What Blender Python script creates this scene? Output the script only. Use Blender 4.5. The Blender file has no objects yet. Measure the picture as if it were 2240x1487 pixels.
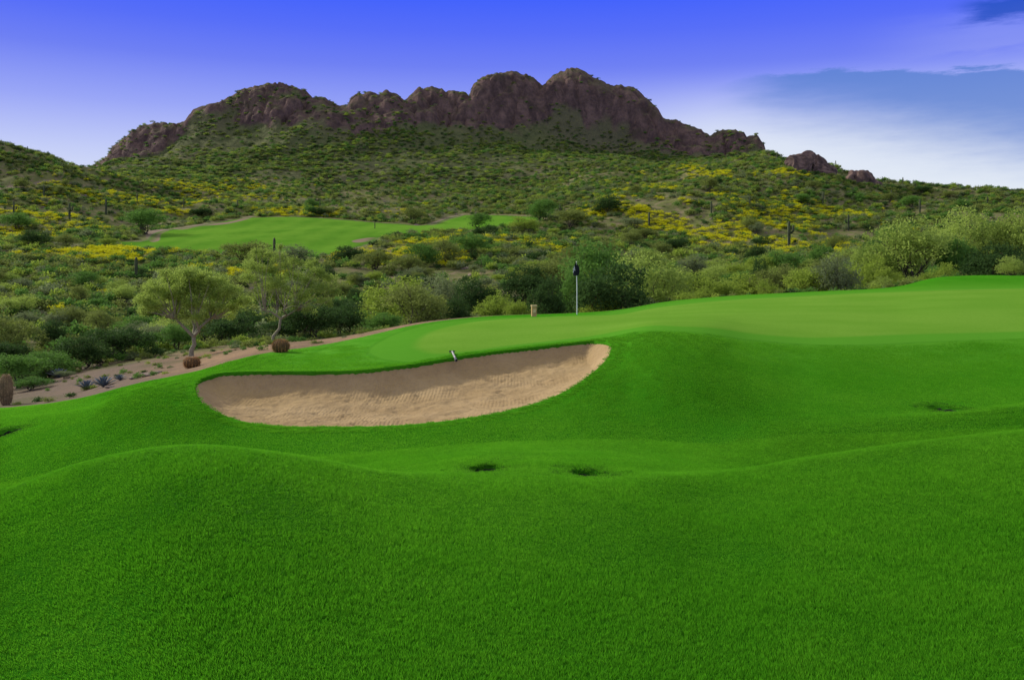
import bpy, bmesh, math, random
import numpy as np
from mathutils import Vector, Matrix, Euler, noise as mnoise
F=1940.0; CX=1120.0; HY=600.0
rng=np.random.default_rng(11); random.seed(11)
scn=bpy.context.scene; COL=scn.collection
def lin(r,g,b):
    f=lambda c:(c/255/12.92) if c/255<=0.04045 else ((c/255+0.055)/1.055)**2.4
    return (f(r),f(g),f(b),1)
def ss(a,b,x):
    t=np.clip((x-a)/(b-a),0,1); return t*t*(3-2*t)
# ---------------------------------------------------------------- numeric helpers
def hash2(ix,iy,seed):
    n=(ix.astype(np.int64)*374761393+iy.astype(np.int64)*668265263+seed*1442695041)&0xffffffff
    n=((n^(n>>13))*1274126177)&0xffffffff
    n=n^(n>>16)
    return (n&0xffffff)/float(0xffffff)
def vnoise(x,y,seed=0):
    ix=np.floor(x); iy=np.floor(y); fx=x-ix; fy=y-iy
    fx=fx*fx*fx*(fx*(fx*6-15)+10); fy=fy*fy*fy*(fy*(fy*6-15)+10)
    a=hash2(ix,iy,seed); b=hash2(ix+1,iy,seed); c=hash2(ix,iy+1,seed); d=hash2(ix+1,iy+1,seed)
    return (a*(1-fx)+b*fx)*(1-fy)+(c*(1-fx)+d*fx)*fy-0.5
def fbm(x,y,seed=0,o=4,g=0.5):
    r=0;a=1
    for k in range(o):
        r=r+a*vnoise(x*2**k+k*17.3,y*2**k-k*9.1,seed+k); a*=g
    return r
def worley(x,y,seed=0):
    ix=np.floor(x); iy=np.floor(y); f1=np.full(x.shape,9.0); f2=np.full(x.shape,9.0); idv=np.zeros(x.shape)
    for dx in (-1,0,1):
        for dy in (-1,0,1):
            cx=ix+dx; cy=iy+dy
            px=cx+hash2(cx,cy,seed); py=cy+hash2(cx,cy,seed+5)
            d=np.hypot(px-x,py-y)
            n=d<f1
            f2=np.where(n,f1,np.minimum(f2,d)); idv=np.where(n,hash2(cx,cy,seed+9),idv); f1=np.where(n,d,f1)
    return f1,f2,idv
def slopes(h,dl):
    m=np.zeros((dl.shape[0]+1,)+dl.shape[1:])
    w1=2*h[1:]+h[:-1]; w2=h[1:]+2*h[:-1]
    a=dl[:-1]; b=dl[1:]; ok=a*b>0
    sa=np.where(ok,a,1); sb=np.where(ok,b,1)
    m[1:-1]=np.where(ok,(w1+w2)/(w1/sa+w2/sb),0)
    m[0]=dl[0]; m[-1]=dl[-1]; return m
def pchip(x,y,q):
    x=np.array(x,float); y=np.array(y,float); h=np.diff(x); dl=np.diff(y)/h; m=slopes(h,dl)
    q=np.clip(q,x[0],x[-1]); k=np.clip(np.searchsorted(x,q,side='right')-1,0,len(h)-1)
    t=(q-x[k])/h[k]
    return (2*t**3-3*t**2+1)*y[k]+(t**3-2*t**2+t)*h[k]*m[k]+(-2*t**3+3*t**2)*y[k+1]+(t**3-t**2)*h[k]*m[k+1]
def blur(A,sig,ax):
    r=int(3*sig); k=np.exp(-0.5*(np.arange(-r,r+1)/sig)**2); k/=k.sum()
    pad=[(0,0),(0,0)]; pad[ax]=(r,r); P=np.pad(A,pad,mode='edge'); out=np.zeros_like(A); n=A.shape[ax]
    for i,w in enumerate(k): out+=w*(P[i:i+n,:] if ax==0 else P[:,i:i+n])
    return out
# ---------------------------------------------------------------- terrain profile curves (column, level, distance)
def Z(z,d): return HY-z*F/d
R=[]
R.append([(-700,Z(-2.3,.9),.9),(3000,Z(-2.3,.9),.9)])
R.append([(-700,Z(-2.4,4.2),4.2),(0,Z(-2.40,4.2),4.2),(430,Z(-2.22,4.2),4.2),(900,Z(-2.26,4.2),4.2),(1300,Z(-2.32,4.2),4.2),(1900,Z(-2.36,4.2),4.2),(2240,Z(-2.30,4.2),4.2),(3000,Z(-2.2,4.2),4.2)])
R.append([(-700,1290,7.6),(-300,1180,7.8),(0,1087,8.0),(200,1014,8.4),(430,978,8.6),(650,1003,8.8),(850,1043,8.9),(1060,1066,8.9),(1300,1066,9.0),(1450,1056,9.3),(1600,1038,10),(1800,1004,10.3),(2040,966,10.6),(2240,946,10.8),(2600,925,11),(3000,900,11)])
R.append([(-700,Z(-3.9,12),12),(0,Z(-3.5,12),12),(200,Z(-3.2,12.2),12.2),(430,Z(-3.0,12.2),12.2),(650,Z(-2.9,12.0),12.0),(850,Z(-2.58,11.2),11.2),(1060,1014,10.7),(1280,1022,10.6),(1400,1026,10.8),(1600,Z(-2.70,12.0),12.0),(1800,Z(-2.80,12.8),12.8),(2040,Z(-2.74,13.1),13.1),(2240,Z(-2.66,13.3),13.3),(3000,Z(-2.5,13.4),13.4)])
R.append([(-700,1120,15.6),(0,1030,15.6),(200,990,15.6),(430,972,15.5),(650,979,15.5),(850,971,15.4),(1120,955,15.4),(1340,952,15.2),(1560,966,15),(1700,950,15),(1800,937,15.3),(2040,914,15.8),(2240,895,16),(3000,862,16)])
R.append([(-700,1010,18.3),(0,960,18.3),(180,920,18.3),(300,866,19),(370,850,19.5),(425,866,19),(540,925,17.5),(720,935,17),(900,930,17),(1050,912,17.4),(1150,890,18.2),(1230,858,19.4),(1338,800,21),(1450,805,20),(1600,862,18),(1800,894,17.8),(2040,899,17.8),(2240,877,18.6),(3000,840,18.6)])
R.append([(-700,930,24),(0,903,24),(200,878,24),(300,848,23),(360,836,22.4),(425,829,22),(500,814,22.5),(600,812,23),(700,812,23),(830,805,23.5),(900,797,24),(1000,780,25),(1120,765,26),(1230,752,26.5),(1300,745,26.5),(1350,735,26),(1430,711,27),(1540,714,27),(1640,734,27),(1800,745,27),(2040,738,28),(2240,732,28.5),(3000,715,28.5)])
R.append([(-700,920,25.5),(0,896,25.5),(150,876,25.2),(300,843,24.6),(420,820,24),(560,790,25.5),(700,775,27.5),(800,757,29),(930,728,31),(1080,705,34),(1250,696,35),(1350,694,35),(1440,688,36),(1560,680,37),(1760,672,38),(1960,665,39),(2050,655,40),(2240,650,40),(3000,640,40)])
R.append([(-700,916,26.8),(0,894.5,26.8),(150,877,26.2),(300,840,25.4),(420,817,25.1),(560,782,26.8),(700,764,29.5),(800,745,31),(930,715,34),(1080,697,37.5),(1250,690,38.5),(1350,686,40),(1440,671,43),(1560,658,45),(1760,646,47),(1960,634,49),(2050,626,50),(2240,624,50),(3000,612,50)])
EDGE=[(-700,914,28),(0,893,28),(150,877,27),(300,838,26),(420,814,26),(560,775,28),(700,755,31),(800,735,33),(930,705,36),(1080,690,40),(1250,684,42),(1350,677,44),(1440,660,47),(1560,648,49),(1760,637,51),(1960,627,53),(2050,604,56),(2180,600,57),(2240,602,57),(3000,600,57)]
R.append(EDGE)
R.append([(-700,860,45),(0,835,45),(150,815,45),(300,790,45),(418,778,45),(560,756,47),(650,749,48),(760,743,48),(850,Z(-3.4,50),50),(1080,Z(-3.5,52),52),(1250,Z(-4,55),55),(1440,Z(-4,60),60),(1760,Z(-3,62),62),(2050,Z(-2.5,68),68),(3000,Z(-2.3,68),68)])
R.append([(-700,Z(-6,80),80),(0,Z(-6.2,80),80),(560,Z(-6,80),80),(760,Z(-5.8,80),80),(1080,Z(-5,80),80),(1440,Z(-4.4,80),80),(1760,Z(-3,80),80),(2240,Z(-1.6,84),84),(3000,Z(-1,84),84)])
R.append([(-700,610,120),(0,640,120),(300,655,120),(560,650,120),(760,640,120),(1080,628,120),(1440,618,120),(1760,606,120),(2240,590,120),(3000,580,120)])
R.append([(-700,470,190),(0,530,190),(150,548,185),(300,562,180),(560,558,180),(760,558,180),(850,552,185),(1080,545,185),(1440,545,190),(1760,545,190),(2240,520,190),(3000,500,190)])
R.append([(-700,380,300),(0,425,300),(150,450,295),(300,480,290),(560,474,290),(760,476,290),(960,484,280),(1120,472,290),(1300,450,290),(1440,436,290),(1600,420,285),(1760,425,280),(2000,448,280),(2240,462,280),(3000,470,280)])
R.append([(-700,250,330),(-300,285,340),(0,322,350),(60,340,355),(110,353,360),(180,376,370),(230,385,385),(300,392,400),(560,415,400),(760,428,400),(960,422,400),(1120,415,400),(1220,395,395),(1300,385,390),(1420,382,385),(1560,376,380),(1690,350,370),(1725,360,370),(1765,382,370),(1820,378,370),(1850,388,370),(1885,400,370),(1930,400,370),(1960,404,370),(2040,412,370),(2240,426,370),(3000,440,370)])
R.append([(-700,Z(35,450),450),(0,Z(38,450),450),(110,Z(42,450),450),(180,384,450),(300,372,455),(560,360,460),(760,368,460),(960,372,460),(1120,370,460),(1300,352,460),(1560,356,455),(1690,364,450),(1760,Z(42,450),450),(1900,Z(30,450),450),(3000,Z(18,450),450)])
FOOT=[(-700,Z(25,530),530),(0,Z(32,530),530),(120,Z(45,530),530),(180,380,530),(200,376,530),(250,352,530),(300,334,532),(400,314,535),(500,290,540),(600,272,545),(700,258,545),(760,260,550),(900,260,560),(1000,266,570),(1100,274,570),(1200,296,570),(1300,310,570),(1450,328,560),(1560,340,545),(1660,352,530),(1690,370,530),(1760,Z(38,530),530),(3000,Z(14,530),530)]
TP=[(-700,505),(0,480),(120,420),(150,392),(188,372),(210,358),(232,345),(245,322),(265,306),(290,288),(312,278),(335,271),(365,270),(394,272),(402,262),(425,243),(455,233),(482,228),(500,212),(520,199),(545,194),(580,194),(620,196),(650,203),(668,214),(684,226),(712,229),(735,240),(760,243),(768,222),(785,214),(800,216),(812,210),(828,220),(846,211),(868,214),(884,224),(895,212),(915,196),(945,193),(968,199),(976,209),(990,200),(1012,201),(1026,209),(1034,190),(1052,172),(1080,163),(1118,161),(1150,166),(1172,178),(1186,194),(1196,186),(1208,168),(1232,156),(1262,151),(1290,159),(1322,178),(1346,191),(1380,194),(1402,205),(1424,226),(1440,248),(1452,270),(1474,272),(1500,277),(1535,287),(1554,306),(1562,294),(1580,286),(1604,288),(1626,300),(1634,312),(1644,304),(1660,308),(1672,324),(1678,352),(1710,372),(1800,420),(2240,520),(3000,540)]
def dtop(p): return float(np.interp(p,[0,190,560,900,1120,1260,1450,1675,2240],[560,560,588,600,618,618,598,560,560]))
TOP=[(p,y,dtop(p)) for p,y in TP]
# grid
uc=np.arange(-0.62,0.6201,0.0016)
uo=np.concatenate([np.arange(0.63,0.8,0.01),np.arange(0.82,2.6,0.06)])
U=np.concatenate([-uo[::-1],uc,uo]); N=len(U); PX=CX+U*F
def lr(a,b,s): return np.exp(np.arange(math.log(a),math.log(b),s))
D=np.concatenate([lr(.9,4,.03),lr(4,30,.005),lr(30,60,.005),lr(60,420,.0075),lr(420,700,.0024),lr(700,6500,.08)]); M=len(D)
rd=[];rz=[]
def rowarr(L,smooth=True):
    x=[a[0] for a in L]; p=[a[1] for a in L]; d=[a[2] for a in L]
    if smooth: py=pchip(x,p,PX); dd=pchip(x,d,PX)
    else: py=np.interp(PX,x,p); dd=np.interp(PX,x,d)
    return dd,(HY-py)/F*dd
for L in R:
    a,b=rowarr(L); rd.append(a); rz.append(b)
fd,fz=rowarr(FOOT); rd.append(fd); rz.append(fz)
td,tz=rowarr(TOP,False)
tz=tz+ (PX>180)*(PX<1680)*(fbm(PX/9,PX*0,5,3)*1.5)
rd.append(fd+.5*(td-fd)); rz.append(fz+.70*(tz-fz))
rd.append(td-4); rz.append(tz-(tz-fz)*.05)
rd.append(td+6); rz.append(tz)
rd.append(td+70); rz.append(tz*.72)
rd.append(np.full(N,900.)); rz.append(np.full(N,15.))
rd.append(np.full(N,1500.)); rz.append(np.full(N,-6.))
rd.append(np.full(N,7000.)); rz.append(np.full(N,-8.))
RD=np.array(rd); RZ=np.array(rz)
hh=np.diff(RD,axis=0); assert hh.min()>0, hh.min()
dl=np.diff(RZ,axis=0)/hh; mm=slopes(hh,dl)
H=np.zeros((M,N)); DD=D[:,None]+np.zeros((1,N))
for k in range(len(RD)-1):
    a=RD[k][None,:]; b=RD[k+1][None,:]
    m=(DD>=a)&(DD<b)
    t=(DD-a)/(b-a); h=b-a
    v=(2*t**3-3*t**2+1)*RZ[k]+(t**3-2*t**2+t)*h*mm[k]+(-2*t**3+3*t**2)*RZ[k+1]+(t**3-t**2)*h*mm[k+1]
    H=np.where(m,v,H)
wn=1-ss(45,75,DD)
Hb=blur(blur(H,9,1),5,0); H=H*(1-wn)+Hb*wn
XX=U[None,:]*DD; YY=DD
ED=pchip([a[0] for a in EDGE],[a[2] for a in EDGE],PX)
turf_sd=(ED[None,:]-DD)
lnD=np.log(D)
def colidx(u): return np.interp(u,U,np.arange(N))
def rowidx(d): return np.interp(np.log(np.maximum(d,.9)),lnD,np.arange(M))
def samp(A,X,Y):
    X=np.atleast_1d(np.asarray(X,float)); Y=np.maximum(np.atleast_1d(np.asarray(Y,float)),.91)
    c=colidx(X/Y); r=rowidx(Y); c0=np.clip(c.astype(int),0,N-2); r0=np.clip(r.astype(int),0,M-2); fc=c-c0; fr=r-r0
    return (A[r0,c0]*(1-fc)+A[r0,c0+1]*fc)*(1-fr)+(A[r0+1,c0]*(1-fc)+A[r0+1,c0+1]*fc)*fr
def gz(x,y): return float(samp(H,x,y)[0])
def at(px,py,dmin=1.0):
    u=(px-CX)/F; c=colidx(u); c0=min(int(c),N-2); fc=c-c0
    h=H[:,c0]*(1-fc)+H[:,c0+1]*fc; s=(HY-py)/F
    g=h-s*D; idx=np.where((g>=0)&(D>=dmin))[0]
    if len(idx)==0:
        k=int(np.argmax(np.where((D>=dmin)&(D<700),h/D,-9))); d=D[k]
    else:
        k=idx[0]
        d=D[k] if k==0 or D[k]<=dmin*1.01 else D[k-1]+(D[k]-D[k-1])*(0-g[k-1])/(g[k]-g[k-1]+1e-9)
    return np.array([u*d,d])
def loop(P,n=8,closed=True):
    P=np.array(P,float); K=len(P); out=[]
    for i in range(K if closed else K-1):
        if closed: p0,p1,p2,p3=P[(i-1)%K],P[i],P[(i+1)%K],P[(i+2)%K]
        else: p0,p1,p2,p3=P[max(i-1,0)],P[i],P[i+1],P[min(i+2,K-1)]
        for j in range(n):
            t=j/n; out.append(.5*((2*p1)+(-p0+p2)*t+(2*p0-5*p1+4*p2-p3)*t*t+(-p0+3*p1-3*p2+p3)*t**3))
    return np.array(out)
def sdf(P,X,Y,near=False,margin=8):
    sh=X.shape; X=X.ravel(); Y=Y.ravel(); out=np.full(X.shape,-margin*1.0)
    b=(X>P[:,0].min()-margin)&(X<P[:,0].max()+margin)&(Y>P[:,1].min()-margin)&(Y<P[:,1].max()+margin)
    ids=np.where(b)[0]; x=X[ids]; y=Y[ids]; best=np.full(x.shape,1e9); ins=np.zeros(x.shape,bool); nx=x.copy(); ny=y.copy()
    for i in range(len(P)):
        a=P[i]; c=P[(i+1)%len(P)]; e=c-a; L=e@e+1e-12
        t=np.clip(((x-a[0])*e[0]+(y-a[1])*e[1])/L,0,1); qx=a[0]+t*e[0]; qy=a[1]+t*e[1]; d=(x-qx)**2+(y-qy)**2
        n=d<best; best=np.where(n,d,best)
        if near: nx=np.where(n,qx,nx); ny=np.where(n,qy,ny)
        cr=((a[1]>y)!=(c[1]>y)); ins^=cr&(x<(c[0]-a[0])*(y-a[1])/(c[1]-a[1]+1e-15)+a[0])
    d=np.sqrt(best); out[ids]=np.where(ins,np.minimum(d,margin),-np.minimum(d,margin))
    out=out.reshape(sh)
    if near:
        NX=X.copy(); NY=Y.copy(); NX[ids]=nx; NY[ids]=ny; return out,NX.reshape(sh),NY.reshape(sh)
    return out
# ---- course outlines traced onto the ground
BK=loop([at(*p) for p in [(425,846),(436,830),(470,819),(520,814),(600,813),(700,813),(780,811),(850,804),(920,795),(1000,781),(1080,770),(1160,761),(1240,752),(1300,746),(1334,749),(1339,764),(1325,790),(1290,822),(1235,858),(1150,890),(1050,912),(900,930),(720,935),(620,934),(540,925),(470,900),(435,875)]],8)
GR=loop([at(*p) for p in [(914,757),(925,738),(965,719),(1040,704),(1120,697),(1250,692),(1350,688),(1420,676),(1500,665),(1620,655),(1760,648),(1900,641),(2060,635),(2300,630),(2600,625),(2600,716),(2240,724),(2000,730),(1820,737),(1690,733),(1600,722),(1500,714),(1430,712),(1360,722),(1280,736),(1180,748),(1100,757),(1020,768),(950,772)]],6)
FW=loop([at(p[0],p[1],150) for p in [(262,531),(320,530),(350,508),(440,492),(545,475),(700,477),(860,488),(935,492),(1010,473),(1100,474),(1185,482),(1100,498),(1000,506),(900,514),(830,520),(800,533),(690,556),(500,553),(380,551),(300,546)]],5)
PATCH=[loop([at(p[0],p[1],150) for p in q],4) for q in [[(322,505),(352,500),(372,503),(352,514),(348,528),(326,529)],[(380,499),(440,488),(500,484),(545,471),(548,476),(500,488),(440,493),(400,502)],[(938,490),(975,478),(1010,470),(1012,474),(985,481),(950,492)],[(770,527),(800,522),(826,521),(812,528),(780,531)],[(-40,424),(0,415),(60,408),(112,399),(114,404),(60,414),(0,422),(-40,432)]]]
gsd=np.full((M,N),-8.0); bsd=gsd.copy(); BX=XX.copy(); BY=YY.copy()
nr=D<75
gsd[nr]=sdf(GR,XX[nr],YY[nr]); bsd[nr],BX[nr],BY[nr]=sdf(BK,XX[nr],YY[nr],True,3)
fr=(D>130)&(D<420)
fsd=np.full((M,N),-30.0); fsd[fr]=sdf(FW,XX[fr],YY[fr],margin=30)
psd=np.full((M,N),-12.0)
for P in PATCH: psd[fr]=np.maximum(psd[fr],sdf(P,XX[fr],YY[fr],margin=12))
# ---- noise relief
des=ss(0,12,-turf_sd)
flat=1-ss(-24,1,fsd)*.80; flat*=1-.6*ss(-4,2,psd)
rel=fbm(XX/9,YY/9,3,4)*.55*des*ss(30,60,DD)+fbm(XX/45,YY/45,21,4)*5.5*ss(110,260,DD)+fbm(XX/12,YY/12,31,3)*1.2*ss(150,250,DD)*(1-ss(-6,1,fsd))
mt=ss(430,520,DD)*(1-ss(700,900,DD))
rel=rel*flat
inm=ss(180,230,PX)*(1-ss(1660,1690,PX))
tr=(DD-(fd-10)[None,:])/((td-fd)[None,:]+10)
prom=np.clip((tz-fz)/20,0.3,1.3)[None,:]
rock=ss(-.06,.30,tr+fbm(XX/38,YY/38,77,4)*.75)*(1-ss(760,900,DD))*inm[None,:]
ridge=1-.80*np.exp(-((DD-td[None,:]-1)/20)**2)
wx=XX+fbm(XX/26,YY/26,8,2)*14; wy=YY+fbm(XX/26,YY/26,9,2)*14
f1,f2,idv=worley(wx/30,wy/34,4)
g1,g2,idw=worley(wx/12,wy/15,14)
dome=np.sqrt(np.clip(1-(f1/1.0)**2,0,1))*8.8-5.4+(idv-.5)*4.5
crk=-np.clip(.12-(f2-f1),0,.12)/.12*3.0-np.clip(.12-(g2-g1),0,.12)/.12*1.8
sm=np.sqrt(np.clip(1-(g1/.95)**2,0,1))*3.4-1.8
rel+=rock*prom*(dome+crk+sm)*ridge*.9+rock*fbm(XX/5,YY/5,71,3)*1.5*ridge
gul=-np.abs(fbm(XX/60,YY/200,55,3))*8*mt*(1-rock)
rel+=gul+fbm(XX/14,YY/14,61,3)*1.8*mt
rel*=np.where(turf_sd>0,0,1)
H=H+rel
H=H+np.where(turf_sd>0,fbm(XX/2.6,YY/2.6,91,2)*.015*ss(4,9,DD)*(1-ss(0,1,gsd)),0)
# drain hollows
DR=[at(1060,1020),at(1283,1031),at(2068,893),at(8,944)]
DRR=[.20,.19,.25,.28]; EL=1.8
Hsurf=H.copy()
for (x,y),r in zip(DR,DRR):
    q=((XX-x)**2+((YY-y)/EL)**2)/(r*1.04)**2
    H=H-.28*np.exp(-q**5)-.035*np.exp(-q/3.2)
# ---------------------------------------------------------------- scene object helpers
def tag(o,label=None,cat=None,group=None,kind=None):
    if label: o['label']=label
    if cat: o['category']=cat
    if group: o['group']=group
    if kind: o['kind']=kind
    return o
def mesh_np(name,V,Fc,mat=None,smooth=False,attrs=None):
    me=bpy.data.meshes.new(name); V=np.asarray(V,np.float32); Fc=np.asarray(Fc,np.int32); n=Fc.shape[1]
    me.vertices.add(len(V)); me.vertices.foreach_set('co',V.ravel())
    me.loops.add(Fc.size); me.loops.foreach_set('vertex_index',Fc.ravel())
    me.polygons.add(len(Fc)); me.polygons.foreach_set('loop_start',np.arange(0,Fc.size,n,dtype=np.int32))
    me.polygons.foreach_set('use_smooth',np.full(len(Fc),smooth))
    if attrs:
        for k,v in attrs.items():
            a=me.attributes.new(k,'FLOAT','POINT'); a.data.foreach_set('value',np.asarray(v,np.float32).ravel())
    me.update(calc_edges=True)
    if mat: me.materials.append(mat)
    return me
def link(name,me,parent=None,loc=None):
    o=bpy.data.objects.new(name,me); COL.objects.link(o)
    if parent: o.parent=parent
    if loc is not None: o.location=loc
    return o
def thing(name,label,cat,loc,rz=0,group=None):
    o=bpy.data.objects.new(name,None); COL.objects.link(o); o.location=loc; o.rotation_euler=(0,0,rz); o.empty_display_size=.3
    return tag(o,label,cat,group)
class NT:
    def __init__(s,tree): s.t=tree; s.L=tree.links
    def n(s,ty,**kw):
        x=s.t.nodes.new(ty)
        for k,v in kw.items(): setattr(x,k,v)
        return x
    def put(s,sock,v):
        if isinstance(v,bpy.types.NodeSocket): s.L.new(v,sock)
        elif v is not None: sock.default_value=v
    def math(s,op,a,b=None,c=None,clamp=False):
        x=s.n('ShaderNodeMath',operation=op,use_clamp=clamp); s.put(x.inputs[0],a)
        if b is not None: s.put(x.inputs[1],b)
        if c is not None: s.put(x.inputs[2],c)
        return x.outputs[0]
    def mix(s,f,a,b,bt='MIX'):
        x=s.n('ShaderNodeMix',data_type='RGBA',blend_type=bt); s.put(x.inputs[0],f); s.put(x.inputs[6],a); s.put(x.inputs[7],b); return x.outputs[2]
    def noise(s,vec,scale,detail=3,rough=.5,dist=0):
        x=s.n('ShaderNodeTexNoise'); s.put(x.inputs['Vector'],vec); x.inputs['Scale'].default_value=scale; x.inputs['Detail'].default_value=detail; x.inputs['Roughness'].default_value=rough; x.inputs['Distortion'].default_value=dist; return x.outputs[0]
    def mr(s,v,a,b,c=0.,d=1.,smooth=True):
        x=s.n('ShaderNodeMapRange',interpolation_type='SMOOTHSTEP' if smooth else 'LINEAR'); s.put(x.inputs[0],v)
        for i,q in zip((1,2,3,4),(a,b,c,d)): s.put(x.inputs[i],q)
        return x.outputs[0]
    def attr(s,name): return s.n('ShaderNodeAttribute',attribute_name=name).outputs['Fac']
    def scale(s,vec,sc):
        x=s.n('ShaderNodeMapping'); s.put(x.inputs[0],vec); x.inputs['Scale'].default_value=sc; return x.outputs[0]
def newmat(name,spec=.12):
    m=bpy.data.materials.new(name); m.use_nodes=True; t=m.node_tree; b=t.nodes['Principled BSDF']; b.inputs['Roughness'].default_value=.85; b.inputs['Specular IOR Level'].default_value=spec
    return m,NT(t),b
def pos(nt): return nt.n('ShaderNodeNewGeometry').outputs['Position']
def bump(nt,b,h,st,dist):
    x=nt.n('ShaderNodeBump'); x.inputs['Strength'].default_value=st; x.inputs['Distance'].default_value=dist; nt.put(x.inputs['Height'],h); nt.L.new(x.outputs[0],b.inputs['Normal'])
def c4(r,g,b): return (r,g,b,1)
# ---- materials
def turf_mat():
    m,nt,b=newmat('turf',0.0); P=pos(nt)
    big=nt.noise(P,.22,3); med=nt.noise(P,1.6,4); fine=nt.noise(nt.scale(P,(1,1,1)),40,3,.7); mid=nt.noise(P,9,4,.65)
    col=nt.mix(nt.mr(big,.3,.7),c4(.040,.220,.007),c4(.062,.262,.012))
    col=nt.mix(nt.mr(med,.35,.75,0,.25),col,c4(.085,.29,.016))
    col=nt.mix(nt.mr(mid,.4,.7,0,.45),col,c4(.028,.150,.006))
    col=nt.mix(nt.mr(fine,.3,.7,0,.4),col,c4(.020,.125,.005))
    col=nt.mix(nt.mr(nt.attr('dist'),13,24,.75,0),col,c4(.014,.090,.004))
    g=nt.attr('gsd'); wob=nt.math('MULTIPLY_ADD',nt.noise(P,6,2),.1,-.05); g=nt.math('ADD',g,wob)
    approach=nt.mr(g,-5.0,-4.8); ring=nt.mix(nt.mr(med,.3,.7),c4(.066,.250,.016),c4(.090,.285,.024)); ring=nt.mix(nt.mr(mid,.4,.7,0,.3),ring,c4(.04,.18,.01))
    lf=nt.mr(nt.attr('pxn'),.30,.55,1,0)
    col=nt.mix(nt.math('MULTIPLY',approach,lf),col,ring)
    l1=nt.math('MULTIPLY',nt.mr(nt.math('ABSOLUTE',nt.math('ADD',g,5.0)),.03,.2,1,0),lf); col=nt.mix(nt.math('MULTIPLY',l1,.5),col,c4(.02,.12,.006))
    l3=nt.math('MULTIPLY',nt.mr(nt.math('ABSOLUTE',nt.math('ADD',g,3.3)),.03,.2,1,0),lf); col=nt.mix(nt.math('MULTIPLY',l3,.35),col,c4(.03,.15,.008))
    soft=nt.mr(g,-7,-1.0,0,.8); col=nt.mix(nt.math('MULTIPLY',soft,nt.mr(nt.attr('pxn'),.55,.7)),col,c4(.080,.255,.018))
    col=nt.mix(nt.mr(g,-1.65,-1.45,0,.8),col,c4(.080,.258,.020))
    l2=nt.mr(nt.math('ABSOLUTE',nt.math('ADD',g,1.55)),.03,.14,.3,0); col=nt.mix(l2,col,c4(.03,.15,.008))
    gn=nt.noise(nt.scale(P,(.5,.9,1)),.5,4); gcol=nt.mix(nt.mr(gn,.3,.7),c4(.118,.272,.026),c4(.145,.298,.034))
    gcol=nt.mix(nt.mr(nt.noise(P,14,4,.65),.35,.7,0,.35),gcol,c4(.078,.20,.016))
    col=nt.mix(nt.mr(g,-.3,.2),col,gcol)
    nt.L.new(col,b.inputs['Base Color']); b.inputs['Roughness'].default_value=1
    bump(nt,b,nt.math('ADD',fine,nt.math('MULTIPLY',mid,1.2)),.5,.035); return m
def two(nt,b,col,f):
    tr=nt.n('ShaderNodeBsdfTranslucent'); nt.L.new(col,tr.inputs[0]); mx=nt.n('ShaderNodeMixShader'); mx.inputs[0].default_value=f
    nt.L.new(b.outputs[0],mx.inputs[1]); nt.L.new(tr.outputs[0],mx.inputs[2]); nt.L.new(mx.outputs[0],nt.t.nodes['Material Output'].inputs[0])
def blade_mat(name,k):
    m,nt,b=newmat(name,.05); P=pos(nt)
    big=nt.noise(P,.22,3); med=nt.noise(P,1.6,4); fn=nt.noise(P,26,3,.6); mid=nt.noise(P,7,3,.6)
    col=nt.mix(nt.mr(big,.3,.7),c4(.075*k,.270*k,.014),c4(.108*k,.315*k,.021))
    col=nt.mix(nt.mr(med,.35,.75,0,.3),col,c4(.14*k,.36*k,.030))
    col=nt.mix(nt.mr(mid,.42,.7,0,.35),col,c4(.040*k,.18*k,.009))
    col=nt.mix(nt.mr(fn,.38,.68,0,.62),col,c4(.030*k,.15*k,.007))
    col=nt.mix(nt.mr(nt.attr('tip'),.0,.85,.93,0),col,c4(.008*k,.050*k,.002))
    nt.L.new(col,b.inputs['Base Color']); b.inputs['Roughness'].default_value=.6
    two(nt,b,col,.48); return m
def sand_mat():
    m,nt,b=newmat('bunker sand',.02); P=pos(nt)
    n1=nt.noise(P,.7,4); n2=nt.noise(P,6,4,.6,.6); n3=nt.noise(P,60,2)
    col=nt.mix(nt.mr(n1,.3,.7),c4(.30,.212,.105),c4(.36,.262,.138)); col=nt.mix(nt.mr(n2,.4,.75,0,.4),col,c4(.215,.15,.075)); col=nt.mix(nt.mr(n3,.4,.7,0,.35),col,c4(.42,.315,.18))
    wv=nt.n('ShaderNodeTexWave',wave_type='BANDS',bands_direction='X'); nt.L.new(nt.scale(P,(1,.10,0)),wv.inputs[0]); wv.inputs['Scale'].default_value=3.6; wv.inputs['Distortion'].default_value=3.2; wv.inputs['Detail'].default_value=3; wv.inputs['Detail Scale'].default_value=.6
    msk=nt.mr(nt.noise(P,.45,3),.42,.65); w=nt.math('MULTIPLY',wv.outputs['Fac'],msk)
    nt.L.new(col,b.inputs['Base Color']); bump(nt,b,nt.math('ADD',nt.math('MULTIPLY',w,.22),nt.math('ADD',nt.math('MULTIPLY',n2,1.2),nt.math('MULTIPLY',n3,.35))),.7,.05); return m
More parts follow.
